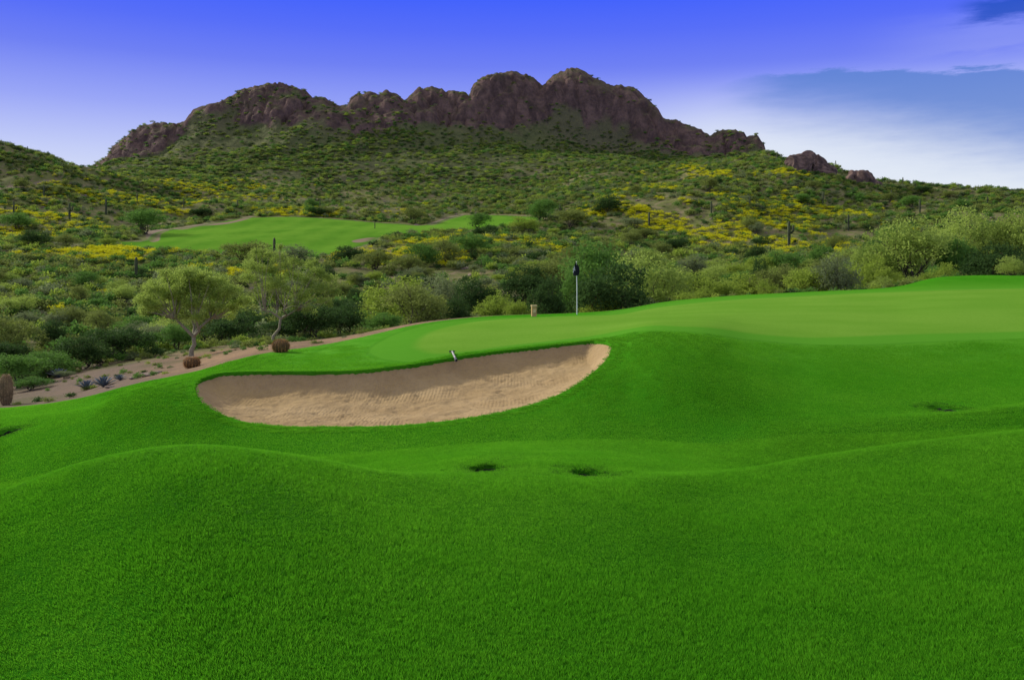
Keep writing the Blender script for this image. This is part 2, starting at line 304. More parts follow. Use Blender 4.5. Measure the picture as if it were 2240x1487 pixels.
def desert_mat():
    m,nt,b=newmat('desert soil',.02); P=pos(nt)
    n1=nt.noise(P,.05,4); n2=nt.noise(P,.5,5,.6); n3=nt.noise(P,5,4,.65); n4=nt.noise(P,.18,4)
    col=nt.mix(nt.mr(n1,.35,.65),c4(.175,.145,.090),c4(.215,.17,.105)); col=nt.mix(nt.mr(n2,.36,.54),col,c4(.125,.142,.048)); col=nt.mix(nt.mr(n4,.5,.65,0,.6),col,c4(.155,.168,.052)); col=nt.mix(nt.mr(n3,.4,.7,0,.3),col,c4(.08,.075,.04))
    nearp=nt.mr(nt.math('ADD',nt.attr('dist'),nt.math('MULTIPLY_ADD',n4,14,-7)),45,53,1,0)
    dirt=nt.mix(nt.mr(n2,.35,.65),c4(.27,.180,.105),c4(.20,.140,.085)); dirt=nt.mix(nt.mr(nt.attr('pxn'),.10,.22,.75,0),dirt,c4(.125,.100,.080)); dirt=nt.mix(nt.mr(n3,.45,.7,0,.5),dirt,c4(.07,.058,.045)); dirt=nt.mix(nt.mr(n4,.52,.66,0,.5),dirt,c4(.08,.090,.035))
    col=nt.mix(nearp,col,dirt)
    s=nt.math('ADD',nt.attr('psd'),nt.math('MULTIPLY_ADD',n2,3,-1.5)); col=nt.mix(nt.mr(s,-.4,.4),col,nt.mix(nt.mr(n3,.3,.7),c4(.18,.14,.10),c4(.24,.185,.14)))
    f=nt.math('ADD',nt.attr('fsd'),nt.math('MULTIPLY_ADD',n2,2,-1))
    col=nt.mix(nt.mr(f,-1.2,0),col,c4(.07,.16,.022))
    nt.L.new(col,b.inputs['Base Color']); bump(nt,b,nt.math('ADD',n3,n2),.6,.12); return m
def fair_mat():
    m,nt,b=newmat('far fairway grass',0.); P=pos(nt); n1=nt.noise(P,.05,3); n2=nt.noise(P,.5,4)
    wv=nt.n('ShaderNodeTexWave',wave_type='BANDS',bands_direction='X'); nt.L.new(nt.scale(P,(1,.45,0)),wv.inputs[0]); wv.inputs['Scale'].default_value=.035; wv.inputs['Distortion'].default_value=1.5
    col=nt.mix(nt.mr(n1,.35,.65),c4(.078,.205,.018),c4(.115,.255,.026)); col=nt.mix(nt.mr(n2,.4,.7,0,.45),col,c4(.058,.16,.014)); col=nt.mix(nt.math('MULTIPLY',wv.outputs['Fac'],.35),col,c4(.14,.28,.03))
    s=nt.attr('psd'); col=nt.mix(nt.mr(s,-.3,.3),col,c4(.22,.17,.12))
    e=nt.mr(nt.attr('fsd'),0,2.5,.7,0); col=nt.mix(e,col,c4(.06,.14,.016))
    nt.L.new(col,b.inputs['Base Color']); return m
def mount_mat():
    m,nt,b=newmat('mountain rock and scrub',.02); P=pos(nt)
    n0=nt.noise(P,.015,3); n1=nt.noise(P,.06,5,.6); n2=nt.noise(P,.3,5,.65); st=nt.noise(nt.scale(P,(1,1,.3)),.13,6,.7,.5)
    soil=nt.mix(nt.mr(n1,.35,.65),c4(.118,.128,.056),c4(.088,.106,.042)); soil=nt.mix(nt.mr(n2,.45,.65,0,.6),soil,c4(.052,.068,.027)); soil=nt.mix(nt.mr(n0,.5,.65,0,.5),soil,c4(.13,.11,.072))
    rk=nt.mix(nt.mr(st,.35,.65),c4(.066,.044,.042),c4(.165,.108,.092)); rk=nt.mix(nt.mr(n2,.4,.65,0,.45),rk,c4(.046,.035,.034)); rk=nt.mix(nt.mr(n1,.5,.7,0,.45),rk,c4(.080,.072,.040))
    nz=nt.n('ShaderNodeSeparateXYZ'); nt.L.new(nt.n('ShaderNodeNewGeometry').outputs['Normal'],nz.inputs[0])
    steep=nt.mr(nt.math('ADD',nz.outputs[2],nt.math('MULTIPLY_ADD',n1,.5,-.25)),.66,.92,1,0)
    r=nt.math('MULTIPLY',nt.mr(nt.math('ADD',nt.attr('rock'),nt.math('MULTIPLY_ADD',n1,.9,-.45)),.3,.65),nt.mr(steep,0,1,.6,1),clamp=True)
    col=nt.mix(r,soil,rk)
    nt.L.new(col,b.inputs['Base Color']); bump(nt,b,nt.math('ADD',nt.math('MULTIPLY',st,1.5),n2),.85,1.7); return m
def leaf_mat(name,dark,light,trans=.40,spec=.04,k=2.35):
    m,nt,b=newmat(name,spec); oi=nt.n('ShaderNodeObjectInfo').outputs['Random']; P=pos(nt)
    dark=(dark[0]*k,dark[1]*k,dark[2]*k*.85,1); light=(light[0]*k,light[1]*k,light[2]*k*.85,1)
    n=nt.noise(P,1.1,3); n2=nt.noise(P,.12,2)
    f=nt.math('ADD',nt.math('MULTIPLY',nt.mr(n,.3,.7),.6),nt.math('MULTIPLY',oi,.4)); col=nt.mix(f,dark,light)
    col=nt.mix(nt.mr(n2,.3,.7,0,.25),col,tuple([x*.65 for x in dark[:3]]+[1]))
    nt.L.new(col,b.inputs['Base Color']); b.inputs['Roughness'].default_value=.7
    two(nt,b,col,trans); return m
def plain(name,a,bc,scale=8,rough=.7,bst=.3,bd=.01):
    m,nt,b=newmat(name); tc=nt.n('ShaderNodeTexCoord').outputs['Object']; n=nt.noise(tc,scale,4,.6); nt.L.new(nt.mix(nt.mr(n,.35,.65),a,bc),b.inputs['Base Color']); b.inputs['Roughness'].default_value=rough; bump(nt,b,n,bst,bd); return m
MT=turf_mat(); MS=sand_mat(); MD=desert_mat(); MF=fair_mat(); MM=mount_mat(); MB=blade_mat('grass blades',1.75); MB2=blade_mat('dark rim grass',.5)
LM={'dark':leaf_mat('dark evergreen leaves',c4(.018,.038,.012),c4(.036,.072,.020),k=1.9),
 'green':leaf_mat('mid green leaves',c4(.032,.074,.016),c4(.065,.130,.026)),
 'olive':leaf_mat('olive leaves',c4(.060,.080,.022),c4(.105,.130,.034)),
 'grey':leaf_mat('grey green leaves',c4(.060,.080,.042),c4(.102,.126,.062)),
 'lime':leaf_mat('yellow green leaves',c4(.080,.120,.018),c4(.145,.192,.032),.48),
 'palo':leaf_mat('pale feathery leaves',c4(.105,.150,.032),c4(.165,.215,.052),.52),
 'yellow':leaf_mat('yellow flower heads',c4(.42,.42,.012),c4(.56,.56,.02),.3,k=1.3),
 'brown':leaf_mat('dry brown twigs',c4(.08,.055,.035),c4(.14,.095,.05))}
BARK=plain('grey brown bark',c4(.22,.20,.12),c4(.32,.29,.18),14)
DBARK=plain('dark bark',c4(.055,.045,.03),c4(.09,.07,.05),14)
ROCK=plain('reddish rock',c4(.070,.048,.042),c4(.18,.12,.098),.35,.9,.8,.5)
STONE=plain('grey stone',c4(.14,.11,.09),c4(.26,.20,.16),5,.9,.5,.03)
CACT=plain('saguaro skin',c4(.05,.064,.03),c4(.09,.11,.05),3)
# ---------------------------------------------------------------- terrain meshes
I=np.arange(M*N).reshape(M,N)
Q=np.stack([I[:-1,:-1],I[:-1,1:],I[1:,1:],I[1:,:-1]],-1).reshape(-1,4)
def fc(A): return (A[:-1,:-1]+A[:-1,1:]+A[1:,1:]+A[1:,:-1]).ravel()/4
fT=fc(turf_sd); fG=fc(gsd); fB=fc(bsd); fF=fc(fsd); fDd=fc(DD); fPx=np.tile((PX[:-1]+PX[1:])/2,M-1)
Vx=XX.ravel().copy(); Vy=YY.ravel().copy(); bs=bsd.ravel()
used=np.zeros(M*N,bool); used[Q[(fB<=0)&(fDd<40)].ravel()]=True
snap=(used&(bs>0))|(np.abs(bs)<.03)
Vx[snap]=BX.ravel()[snap]; Vy[snap]=BY.ravel()[snap]
V=np.stack([Vx,Vy,H.ravel()],-1)
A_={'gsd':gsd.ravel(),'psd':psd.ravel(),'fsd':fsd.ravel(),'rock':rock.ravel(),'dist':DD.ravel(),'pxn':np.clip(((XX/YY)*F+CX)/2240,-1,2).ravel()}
def piece(name,mask,mat,label,cat,keys):
    q=Q[mask]; ids,inv=np.unique(q,return_inverse=True); q=inv.reshape(q.shape)
    me=mesh_np(name,V[ids],q,mat,True,{k:A_[k][ids] for k in keys}); o=link(name,me); tag(o,label,cat,None,'structure'); return o
turf=fT>0; mount=(fDd>428)&(fDd<1000)&(fPx>120)&(fPx<1760)
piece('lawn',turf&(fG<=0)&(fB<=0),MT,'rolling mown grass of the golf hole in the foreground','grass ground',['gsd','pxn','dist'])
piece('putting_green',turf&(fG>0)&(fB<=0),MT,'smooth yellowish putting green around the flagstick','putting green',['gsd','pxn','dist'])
piece('fairway',(~turf)&(fF>0),MF,'distant bright green fairway below the mountain','fairway',['psd','fsd'])
piece('mountain',mount,MM,'rugged mountain with reddish rock domes above scrub slopes','mountain',['rock'])
piece('desert_ground',(~turf)&(fF<=0)&(~mount),MD,'brown desert soil of the path, wash and hills','ground',['psd','fsd','dist','pxn'])
me=mesh_np('lawn',[(-60,-40,-2.32),(60,-40,-2.32),(60,.95,-2.32),(-60,.95,-2.32)],[(0,1,2,3)],MT,False,{'gsd':[-8]*4,'pxn':[.5]*4,'dist':[30]*4})
tag(link('lawn',me),'level mown grass behind the viewpoint','grass ground',None,'structure')
# bunker sand
x0,x1=BK[:,0].min()-.3,BK[:,0].max()+.3; y0,y1=BK[:,1].min()-.3,BK[:,1].max()+.3
gx=np.arange(x0,x1,.05); gy=np.arange(y0,y1,.05); GX,GY=np.meshgrid(gx,gy); sB=sdf(BK,GX,GY,margin=4)
ins=sB>0; ylo=np.where(ins.any(0),gy[np.argmax(ins,0)],gy.mean()); yhi=np.where(ins.any(0),gy[len(gy)-1-np.argmax(ins[::-1],0)],gy.mean()+.1)
T=np.clip((GY-ylo)/(yhi-ylo+1e-6),0,1)
prof=(T**1.25)*((1-T)**.55)/.40
dep=.07+np.minimum(.58*prof*np.clip((yhi-ylo)/4,0,1),.9*np.maximum(sB,0))
dep+=np.where(sB>0,fbm(GX*1.6,GY*1.6,44,3)*.07*ss(0,.6,sB)+fbm(GX*6,GY*6,46,3)*.024,0)
f1s,_,ids_=worley(GX/.55,GY/.55,66); dep+=np.where((ids_>.6)&(sB>.35),np.clip(1-f1s/.22,0,1)*.04,0)
SZ=samp(Hsurf,GX.ravel(),GY.ravel()).reshape(GX.shape)-dep
Ii=np.arange(GX.size).reshape(GX.shape); q=np.stack([Ii[:-1,:-1],Ii[:-1,1:],Ii[1:,1:],Ii[1:,:-1]],-1).reshape(-1,4)
mk=((sB[:-1,:-1]+sB[1:,1:])/2>-.14).ravel(); q=q[mk]; ids,inv=np.unique(q,return_inverse=True)
me=mesh_np('sand',np.stack([GX,GY,SZ],-1).reshape(-1,3)[ids],inv.reshape(q.shape),MS,True); tag(link('sand',me),'raked tan sand filling the kidney shaped greenside bunker','sand',None,'structure')
# turf lip of the bunker
K=len(BK); tang=np.roll(BK,-1,0)-np.roll(BK,1,0); tang/=np.linalg.norm(tang,axis=1)[:,None]; nrm=np.stack([-tang[:,1],tang[:,0]],1)
if sdf(BK,BK[:1,0]+nrm[:1,0]*.1,BK[:1,1]+nrm[:1,1]*.1,margin=1)[0]>0: nrm=-nrm
LV=[]
for off,dz in ((.2,.002),(.09,.016),(.0,.018),(-.03,.0),(-.03,-.06),(0,-.3)):
    p=BK+nrm*off; z=samp(Hsurf,p[:,0],p[:,1])+dz; LV.append(np.column_stack([p,z]))
LV=np.array(LV); Ii=np.arange(6*K).reshape(6,K); J=np.roll(Ii,-1,1); q=np.stack([Ii[:-1],J[:-1],J[1:],Ii[1:]],-1).reshape(-1,4)
me=mesh_np('bunker_lip',LV.reshape(-1,3),q,MT,True,{'gsd':np.full(6*K,-6.),'pxn':np.full(6*K,.6),'dist':np.full(6*K,22.)}); tag(link('bunker_lip',me),'rounded turf lip running round the edge of the sand bunker','bunker edge',None,'structure')
# ---------------------------------------------------------------- instancing of uncountable stuff
def src_coll(name,meshes):
    c=bpy.data.collections.new(name)
    for i,me in enumerate(meshes):
        o=bpy.data.objects.new('%s_%02d'%(name,i),me); c.objects.link(o)
    return c
def scatter(name,P,rot,scl,idx,coll,label,cat):
    me=bpy.data.meshes.new(name); me.vertices.add(len(P)); me.vertices.foreach_set('co',np.asarray(P,np.float32).ravel())
    a=me.attributes.new('rot','FLOAT_VECTOR','POINT'); a.data.foreach_set('vector',np.asarray(rot,np.float32).ravel())
    a=me.attributes.new('scl','FLOAT_VECTOR','POINT'); a.data.foreach_set('vector',np.asarray(scl,np.float32).ravel())
    a=me.attributes.new('idx','INT','POINT'); a.data.foreach_set('value',np.asarray(idx,np.int32).ravel())
    o=link(name,me); tag(o,label,cat,None,'stuff')
    g=bpy.data.node_groups.new(name,'GeometryNodeTree'); g.interface.new_socket('Geometry',in_out='INPUT',socket_type='NodeSocketGeometry'); g.interface.new_socket('Geometry',in_out='OUTPUT',socket_type='NodeSocketGeometry')
    n=g.nodes; gi=n.new('NodeGroupInput'); go=n.new('NodeGroupOutput'); ip=n.new('GeometryNodeInstanceOnPoints'); ci=n.new('GeometryNodeCollectionInfo')
    ci.inputs['Collection'].default_value=coll; ci.inputs['Separate Children'].default_value=True; ci.inputs['Reset Children'].default_value=True
    def na(nm,dt):
        x=n.new('GeometryNodeInputNamedAttribute'); x.data_type=dt; x.inputs['Name'].default_value=nm; return x.outputs['Attribute']
    e=n.new('FunctionNodeEulerToRotation'); L=g.links
    L.new(na('rot','FLOAT_VECTOR'),e.inputs[0]); L.new(e.outputs[0],ip.inputs['Rotation']); L.new(na('scl','FLOAT_VECTOR'),ip.inputs['Scale']); L.new(na('idx','INT'),ip.inputs['Instance Index'])
    ip.inputs['Pick Instance'].default_value=True; L.new(gi.outputs[0],ip.inputs['Points']); L.new(ci.outputs[0],ip.inputs['Instance']); L.new(ip.outputs[0],go.inputs[0])
    md=o.modifiers.new('scatter','NODES'); md.node_group=g; return o
def patch(n,rad,h,w,seed,mat,lean=.5):
    r=np.random.default_rng(seed); a=r.uniform(0,6.283,n); rr=rad*np.sqrt(r.uniform(0,1,n)); bx=rr*np.cos(a); by=rr*np.sin(a); th=r.uniform(0,6.283,n)
    hh=h*r.uniform(.5,1.25,n); ww=w*r.uniform(.7,1.3,n); la=r.uniform(0,6.283,n); lm=hh*lean*r.uniform(.2,1.2,n)
    b1=np.column_stack([bx-ww*np.cos(th)/2,by-ww*np.sin(th)/2,np.full(n,-.006)]); b2=np.column_stack([bx+ww*np.cos(th)/2,by+ww*np.sin(th)/2,np.full(n,-.006)])
    tp=np.column_stack([bx+lm*np.cos(la),by+lm*np.sin(la),hh]); V=np.stack([b1,b2,tp],1).reshape(-1,3); return mesh_np('grass_patch',V,np.arange(3*n).reshape(-1,3),mat,False,{'tip':np.tile([0.,0.,1.],n)})
def norm_rot(X,Y):
    e=.12; gxn=(samp(H,X+e,Y)-samp(H,X-e,Y))/(2*e); gyn=(samp(H,X,Y+e)-samp(H,X,Y-e))/(2*e); out=[]
    for a,b in zip(gxn,gyn):
        nv=Vector((-a,-b,1)).normalized(); qn=Vector((0,0,1)).rotation_difference(nv); m=qn.to_matrix()@Matrix.Rotation(random.uniform(0,6.283),3,'Z'); out.append(m.to_euler())
    return np.array([tuple(v) for v in out])
def zone(d0,d1,n,um=.64):
    d=np.sqrt(rng.uniform(d0*d0,d1*d1,n)); u=rng.uniform(-um,um,n); return u*d,d
def lattice(d0,d1,sp,um=.64):
    ys=np.arange(d0,d1,sp*.87); X=[];Y=[]
    for j,y in enumerate(ys):
        xs=np.arange(-um*y-sp,um*y+sp,sp)+(sp/2 if j%2 else 0); X.append(xs); Y.append(np.full(len(xs),y))
    X=np.concatenate(X); Y=np.concatenate(Y); return X+rng.uniform(-.28,.28,len(X))*sp,Y+rng.uniform(-.28,.28,len(X))*sp
def keep(X,Y,mdr=.3):
    ok=np.ones(len(X),bool)
    for (x,y),r in zip(DR,DRR): ok&=np.hypot(X-x,(Y-y)/EL)>r+mdr/1.3
    return ok
X,Y=lattice(3.4,14.6,.165); k=keep(X,Y,.17); X=X[k];Y=Y[k]; print('patches',len(X))
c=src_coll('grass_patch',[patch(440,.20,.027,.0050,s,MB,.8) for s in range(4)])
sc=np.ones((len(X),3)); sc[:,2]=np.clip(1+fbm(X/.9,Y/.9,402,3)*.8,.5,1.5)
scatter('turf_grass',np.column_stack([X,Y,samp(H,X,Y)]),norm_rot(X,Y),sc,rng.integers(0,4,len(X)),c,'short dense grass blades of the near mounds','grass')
X,Y=lattice(14.3,30,.42); k=keep(X,Y,.42)&(samp(gsd,X,Y)<-2.)&(samp(bsd,X,Y)<-.44)&(samp(turf_sd+0*DD,X,Y)>.4)&(rng.uniform(size=len(X))>ss(21,30,Y)*.6); X=X[k];Y=Y[k]
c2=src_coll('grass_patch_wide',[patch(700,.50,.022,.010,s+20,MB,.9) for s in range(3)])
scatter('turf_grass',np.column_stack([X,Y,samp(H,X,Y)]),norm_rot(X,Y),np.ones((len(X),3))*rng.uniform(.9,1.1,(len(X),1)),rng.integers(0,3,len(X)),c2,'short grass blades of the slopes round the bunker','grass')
t=np.arange(K).repeat(14); off=rng.uniform(-.02,.42,len(t)); P=BK[t]+nrm[t]*off[:,None]+rng.normal(size=(len(t),2))*.03
c3=src_coll('lip_tuft',[patch(36,.09,.024,.009,s+40,MB,1.0) for s in range(3)]); n=len(t)
scatter('lip_grass',np.column_stack([P,samp(Hsurf,P[:,0],P[:,1])+np.where(off<.12,.012,.0)]),np.column_stack([np.zeros(n),np.zeros(n),rng.uniform(0,6,n)]),np.ones((n,3)),rng.integers(0,3,n),c3,'fringe of grass on the bunker lip','grass')
PT=[]
for (x,y),r in zip(DR,DRR):
    for i in range(260):
        a=random.uniform(0,6.283); q=r*1.05+random.uniform(.0,.26); PT.append((x+q*math.cos(a),y+q*EL*math.sin(a)))
PT=np.array(PT); c4_=src_coll('rim_tuft',[patch(36,.07,.026,.005,s+60,MB2 if s<1 else MB,.9) for s in range(3)]); n=len(PT)
scatter('rim_grass',np.column_stack([PT,samp(H,PT[:,0],PT[:,1])]),np.column_stack([np.zeros(n),np.zeros(n),rng.uniform(0,6,n)]),np.ones((n,3)),rng.integers(0,3,n),c4_,'dark grass round the drain hollows','grass')
# ---------------------------------------------------------------- foliage generators
def leafcloud(n,lobes,leaf,seed,asp=.5,shell=.55,droop=0):
    r=np.random.default_rng(seed); L=np.array(lobes,float); w=L[:,3]**2; k=r.choice(len(L),n,p=w/w.sum())
    d=r.normal(size=(n,3)); d/=np.linalg.norm(d,axis=1)[:,None]; d[:,2]=np.where(d[:,2]<-.5,-d[:,2]*.5,d[:,2])
    nt_=max(8,n//9); td_=d[:nt_]; rad=(shell+(1-shell)*r.uniform(0,1,nt_)**.6); tp=L[k[:nt_],:3]+td_*(L[k[:nt_],3]*rad)[:,None]*np.array([1,1,.85])
    j=r.integers(0,nt_,n); p=tp[j]+r.normal(size=(n,3))*leaf*np.array([1.5,1.5,1.3])
    if droop: p[:,2]-=np.abs(r.normal(size=n))*droop
    a=r.normal(size=(n,3)); a/=np.linalg.norm(a,axis=1)[:,None]; b=np.cross(a,r.normal(size=(n,3))); b/=np.linalg.norm(b,axis=1)[:,None]
    s=leaf*r.uniform(.6,1.3,n)[:,None]; a=a*s; b=b*s*asp
    V=np.stack([p-a,p-b,p+a,p+b],1).reshape(-1,3); return V,np.arange(4*n).reshape(-1,4)
def tube(path,rad,sides=7):
    path=[np.array(p,float) for p in path]; V=[];Fq=[]
    for i,p in enumerate(path):
        t=path[min(i+1,len(path)-1)]-path[max(i-1,0)]; t/=np.linalg.norm(t)+1e-9
        a=np.cross(t,[.13,.97,.2]); a/=np.linalg.norm(a)+1e-9; b=np.cross(t,a)
        for s in range(sides):
            an=2*math.pi*s/sides; V.append(p+(a*math.cos(an)+b*math.sin(an))*rad[i])
    for i in range(len(path)-1):
        for s in range(sides): s2=(s+1)%sides; Fq.append((i*sides+s,i*sides+s2,(i+1)*sides+s2,(i+1)*sides+s))
    return np.array(V),np.array(Fq)
def joinm(parts):
    V=[];Fq=[];o=0
    for v,f in parts: V.append(v);Fq.append(f+o);o+=len(v)
    return np.concatenate(V),np.concatenate(Fq)
def lobeset(n,W,H0,H1,seed,rs=(.22,.36)):
    r=np.random.default_rng(seed); out=[]
    hc=(H0+H1)/2; hr=(H1-H0)/2
    for i in range(n):
        a=r.uniform(0,6.283); q=math.sqrt(r.uniform(0,1)); rad=r.uniform(*rs)*min(W,(H1-H0)*1.3)
        zt=r.uniform(-1,1)*math.sqrt(max(0,1-q*q)); x=q*(W/2-rad*.8)*math.cos(a); y=q*(W/2-rad*.8)*math.sin(a); z=hc+zt*max(hr-rad*.75,0)
        out.append((x,y,z,rad))
    return out
def tree_meshes(W,Ht,cb,nl,leaf,seed,mat,bark,lobes=12,tr=.06,fork=.22,lean=(0,0),shell=.35,cshift=(0,0),stems=1,asp=.45,droop=0,rs=(.22,.36),extra=None,twig=1.0,only=None):
    r=np.random.default_rng(seed); LB=[(x+cshift[0],y+cshift[1],z,q) for x,y,z,q in lobeset(lobes,W,cb*Ht,Ht,seed,rs)]
    if only: LB=only
    if extra: LB+=extra
    V,Fq=leafcloud(nl,LB,leaf,seed+1,asp,shell,droop); fol=mesh_np('crown',V,Fq,mat)
    parts=[]
    for s in range(stems):
        ox,oy=(r.normal(size=2)*tr*2 if stems>1 else (0,0)); fk=np.array([lean[0]*fork*Ht+ox*3,lean[1]*fork*Ht+oy*3,fork*Ht])
        parts.append(tube([(ox,oy,-.15),(ox+lean[0]*.05,oy,fork*Ht*.3),fk*.6+np.array([.02*Ht,0,0]),fk],[tr*1.35,tr*1.05,tr*.95,tr*.85]))
        # a few main limbs that branch again towards the clumps
        heads=[]
        if twig<1:
            for h in range(4):
                a=h*1.57+.4; hp=fk+np.array([math.cos(a)*W*.15,math.sin(a)*W*.12,(cb*Ht-fk[2])*.75+Ht*.10]); heads.append(hp)
                parts.append(tube([fk,fk*.5+hp*.5+r.normal(size=3)*.03*Ht,hp],[tr*.8,tr*.6,tr*.45],7))
        for x,y,z,q in LB[s::stems]:
            e=np.array([x,y,z]); st_=fk if not heads else min(heads,key=lambda hq:np.linalg.norm(hq-e)); w0=.6 if not heads else .34
            mid=st_*.45+e*.55+r.normal(size=3)*.05*Ht*twig
            if not heads: mid[2]=fk[2]*.5+e[2]*.5
            parts.append(tube([st_,st_*.75+mid*.25+r.normal(size=3)*.015*Ht,mid,e+np.array([0,0,q*.2])],[tr*w0,tr*w0*.8,tr*w0*.5,tr*.06],5))
            for g in range(3):
                d=r.normal(size=3); d[2]=abs(d[2]); d/=np.linalg.norm(d); parts.append(tube([mid*.3+e*.7,e+d*q*.4,e+d*q*.85],[tr*.2*twig,tr*.12*twig,tr*.03],4))
    V,Fq=joinm(parts); return mesh_np('trunk',V,Fq,bark,True),fol
BV={}
def bushvar(kind,seed,n=4200,leaf=.022,lobes=11,shell=.45,cb=.02):
    return tree_meshes(1.0,1.0,cb,n,leaf,seed,LM[kind],DBARK,lobes,.018,.10,shell=shell,stems=3,rs=(.16,.34))
SPEC={'dark':(6500,.022,15,.6,.0),'green':(5800,.022,14,.5,.0),'olive':(5600,.020,15,.4,.03),'grey':(5200,.019,15,.3,.05),'lime':(5800,.019,14,.35,.04),'palo':(6800,.017,17,.25,.08),'brown':(2500,.014,10,.2,.03)}
for kd,(n,lf,lb,sh,cb) in SPEC.items(): BV[kd]=[bushvar(kd,100+7*i+len(kd)*13,n,lf,lb,sh,cb) for i in range(3)]
def plant(px,d,top,wpx,kind,label,cat='shrub',group=None,name='desert_shrub',var=None,base=None):
    u=(px-CX)/F
    x,y=u*d,d; z=gz(x,y) if base is None else base; h=max((HY-top)/F*d-z,.35); w=wpx/F*d
    h=min(h,w*2.6+1.5)
    v=BV[kind][random.randrange(3) if var is None else var]
    o=thing(name,label,cat,(x,y,z),random.uniform(0,6.28),group)
    for nm,me in (('trunk',v[0]),('crown',v[1])):
        q=link(nm,me,o); q.scale=(w*1.2,w*1.2*random.uniform(.85,1.1),h*1.12)
    return o
# two feature trees by the path: crown clumps given as (offset, height level, radius) traced in metres
def clumps(px0,base,y,spec,seed):
    r=np.random.default_rng(seed); k=y/F; out=[]
    for cx,cy,rr in spec:
        out.append(((cx-px0)*k,r.uniform(-1,1)*1.1,(HY-cy)/F*y-base,rr*k))
    return out
x,y=at(418,779,40); zz=gz(x,y); k=y/F
t=thing('palo_verde_tree','round pale feathery tree with forked trunk, left one of the two beside the dirt path','tree',(x,y,zz))
sp1=[(332,655,24),(345,632,26),(365,615,26),(392,604,26),(425,600,28),(458,606,26),(487,618,26),(510,636,26),(522,660,22),(350,668,22),(378,640,30),(410,630,32),(445,632,32),(478,648,30),(500,672,22),(395,662,26),(430,664,28),(464,674,24),(372,680,18),(405,690,14),(448,690,16),(486,690,14),(325,676,14),(420,615,26),(358,650,24)]
sp1=sp1+[(a+random.uniform(-14,14),b+random.uniform(-8,8),c*.7) for a,b,c in sp1]
a,b=tree_meshes(250*k,(HY-584)/F*y-zz,.36,62000,.040,5,LM['palo'],BARK,10,.11,.22,(.12,0),.0,only=clumps(418,zz,y,sp1,3),droop=.08,twig=.45); link('trunk',a,t); link('crown',b,t)
x,y=at(597,752,42); zz=gz(x,y); k=y/F
t=thing('palo_verde_tree','taller airy tree with slender leaning trunk, right one of the two beside the dirt path','tree',(x,y,zz))
sp2=[(548,560,22),(572,550,22),(600,560,24),(560,582,26),(590,590,26),(545,606,22),(620,578,20),(650,570,18),(672,580,22),(695,596,24),(716,612,22),(730,636,18),(700,628,24),(668,612,26),(636,604,24),(606,620,26),(575,626,24),(640,636,24),(672,646,22),(706,658,18),(560,650,18),(598,656,20),(640,664,16),(680,674,14),(720,664,12),(545,575,16),(612,540,12)]
sp2=sp2+[(a+random.uniform(-12,12),b+random.uniform(-9,9),c*.6) for a,b,c in sp2]
a,b=tree_meshes(225*k,(HY-540)/F*y-zz,.24,42000,.038,8,LM['palo'],BARK,10,.085,.26,(.30,0),.0,only=clumps(597,zz,y,sp2,4),droop=.10,twig=.45); link('trunk',a,t); link('crown',b,t)
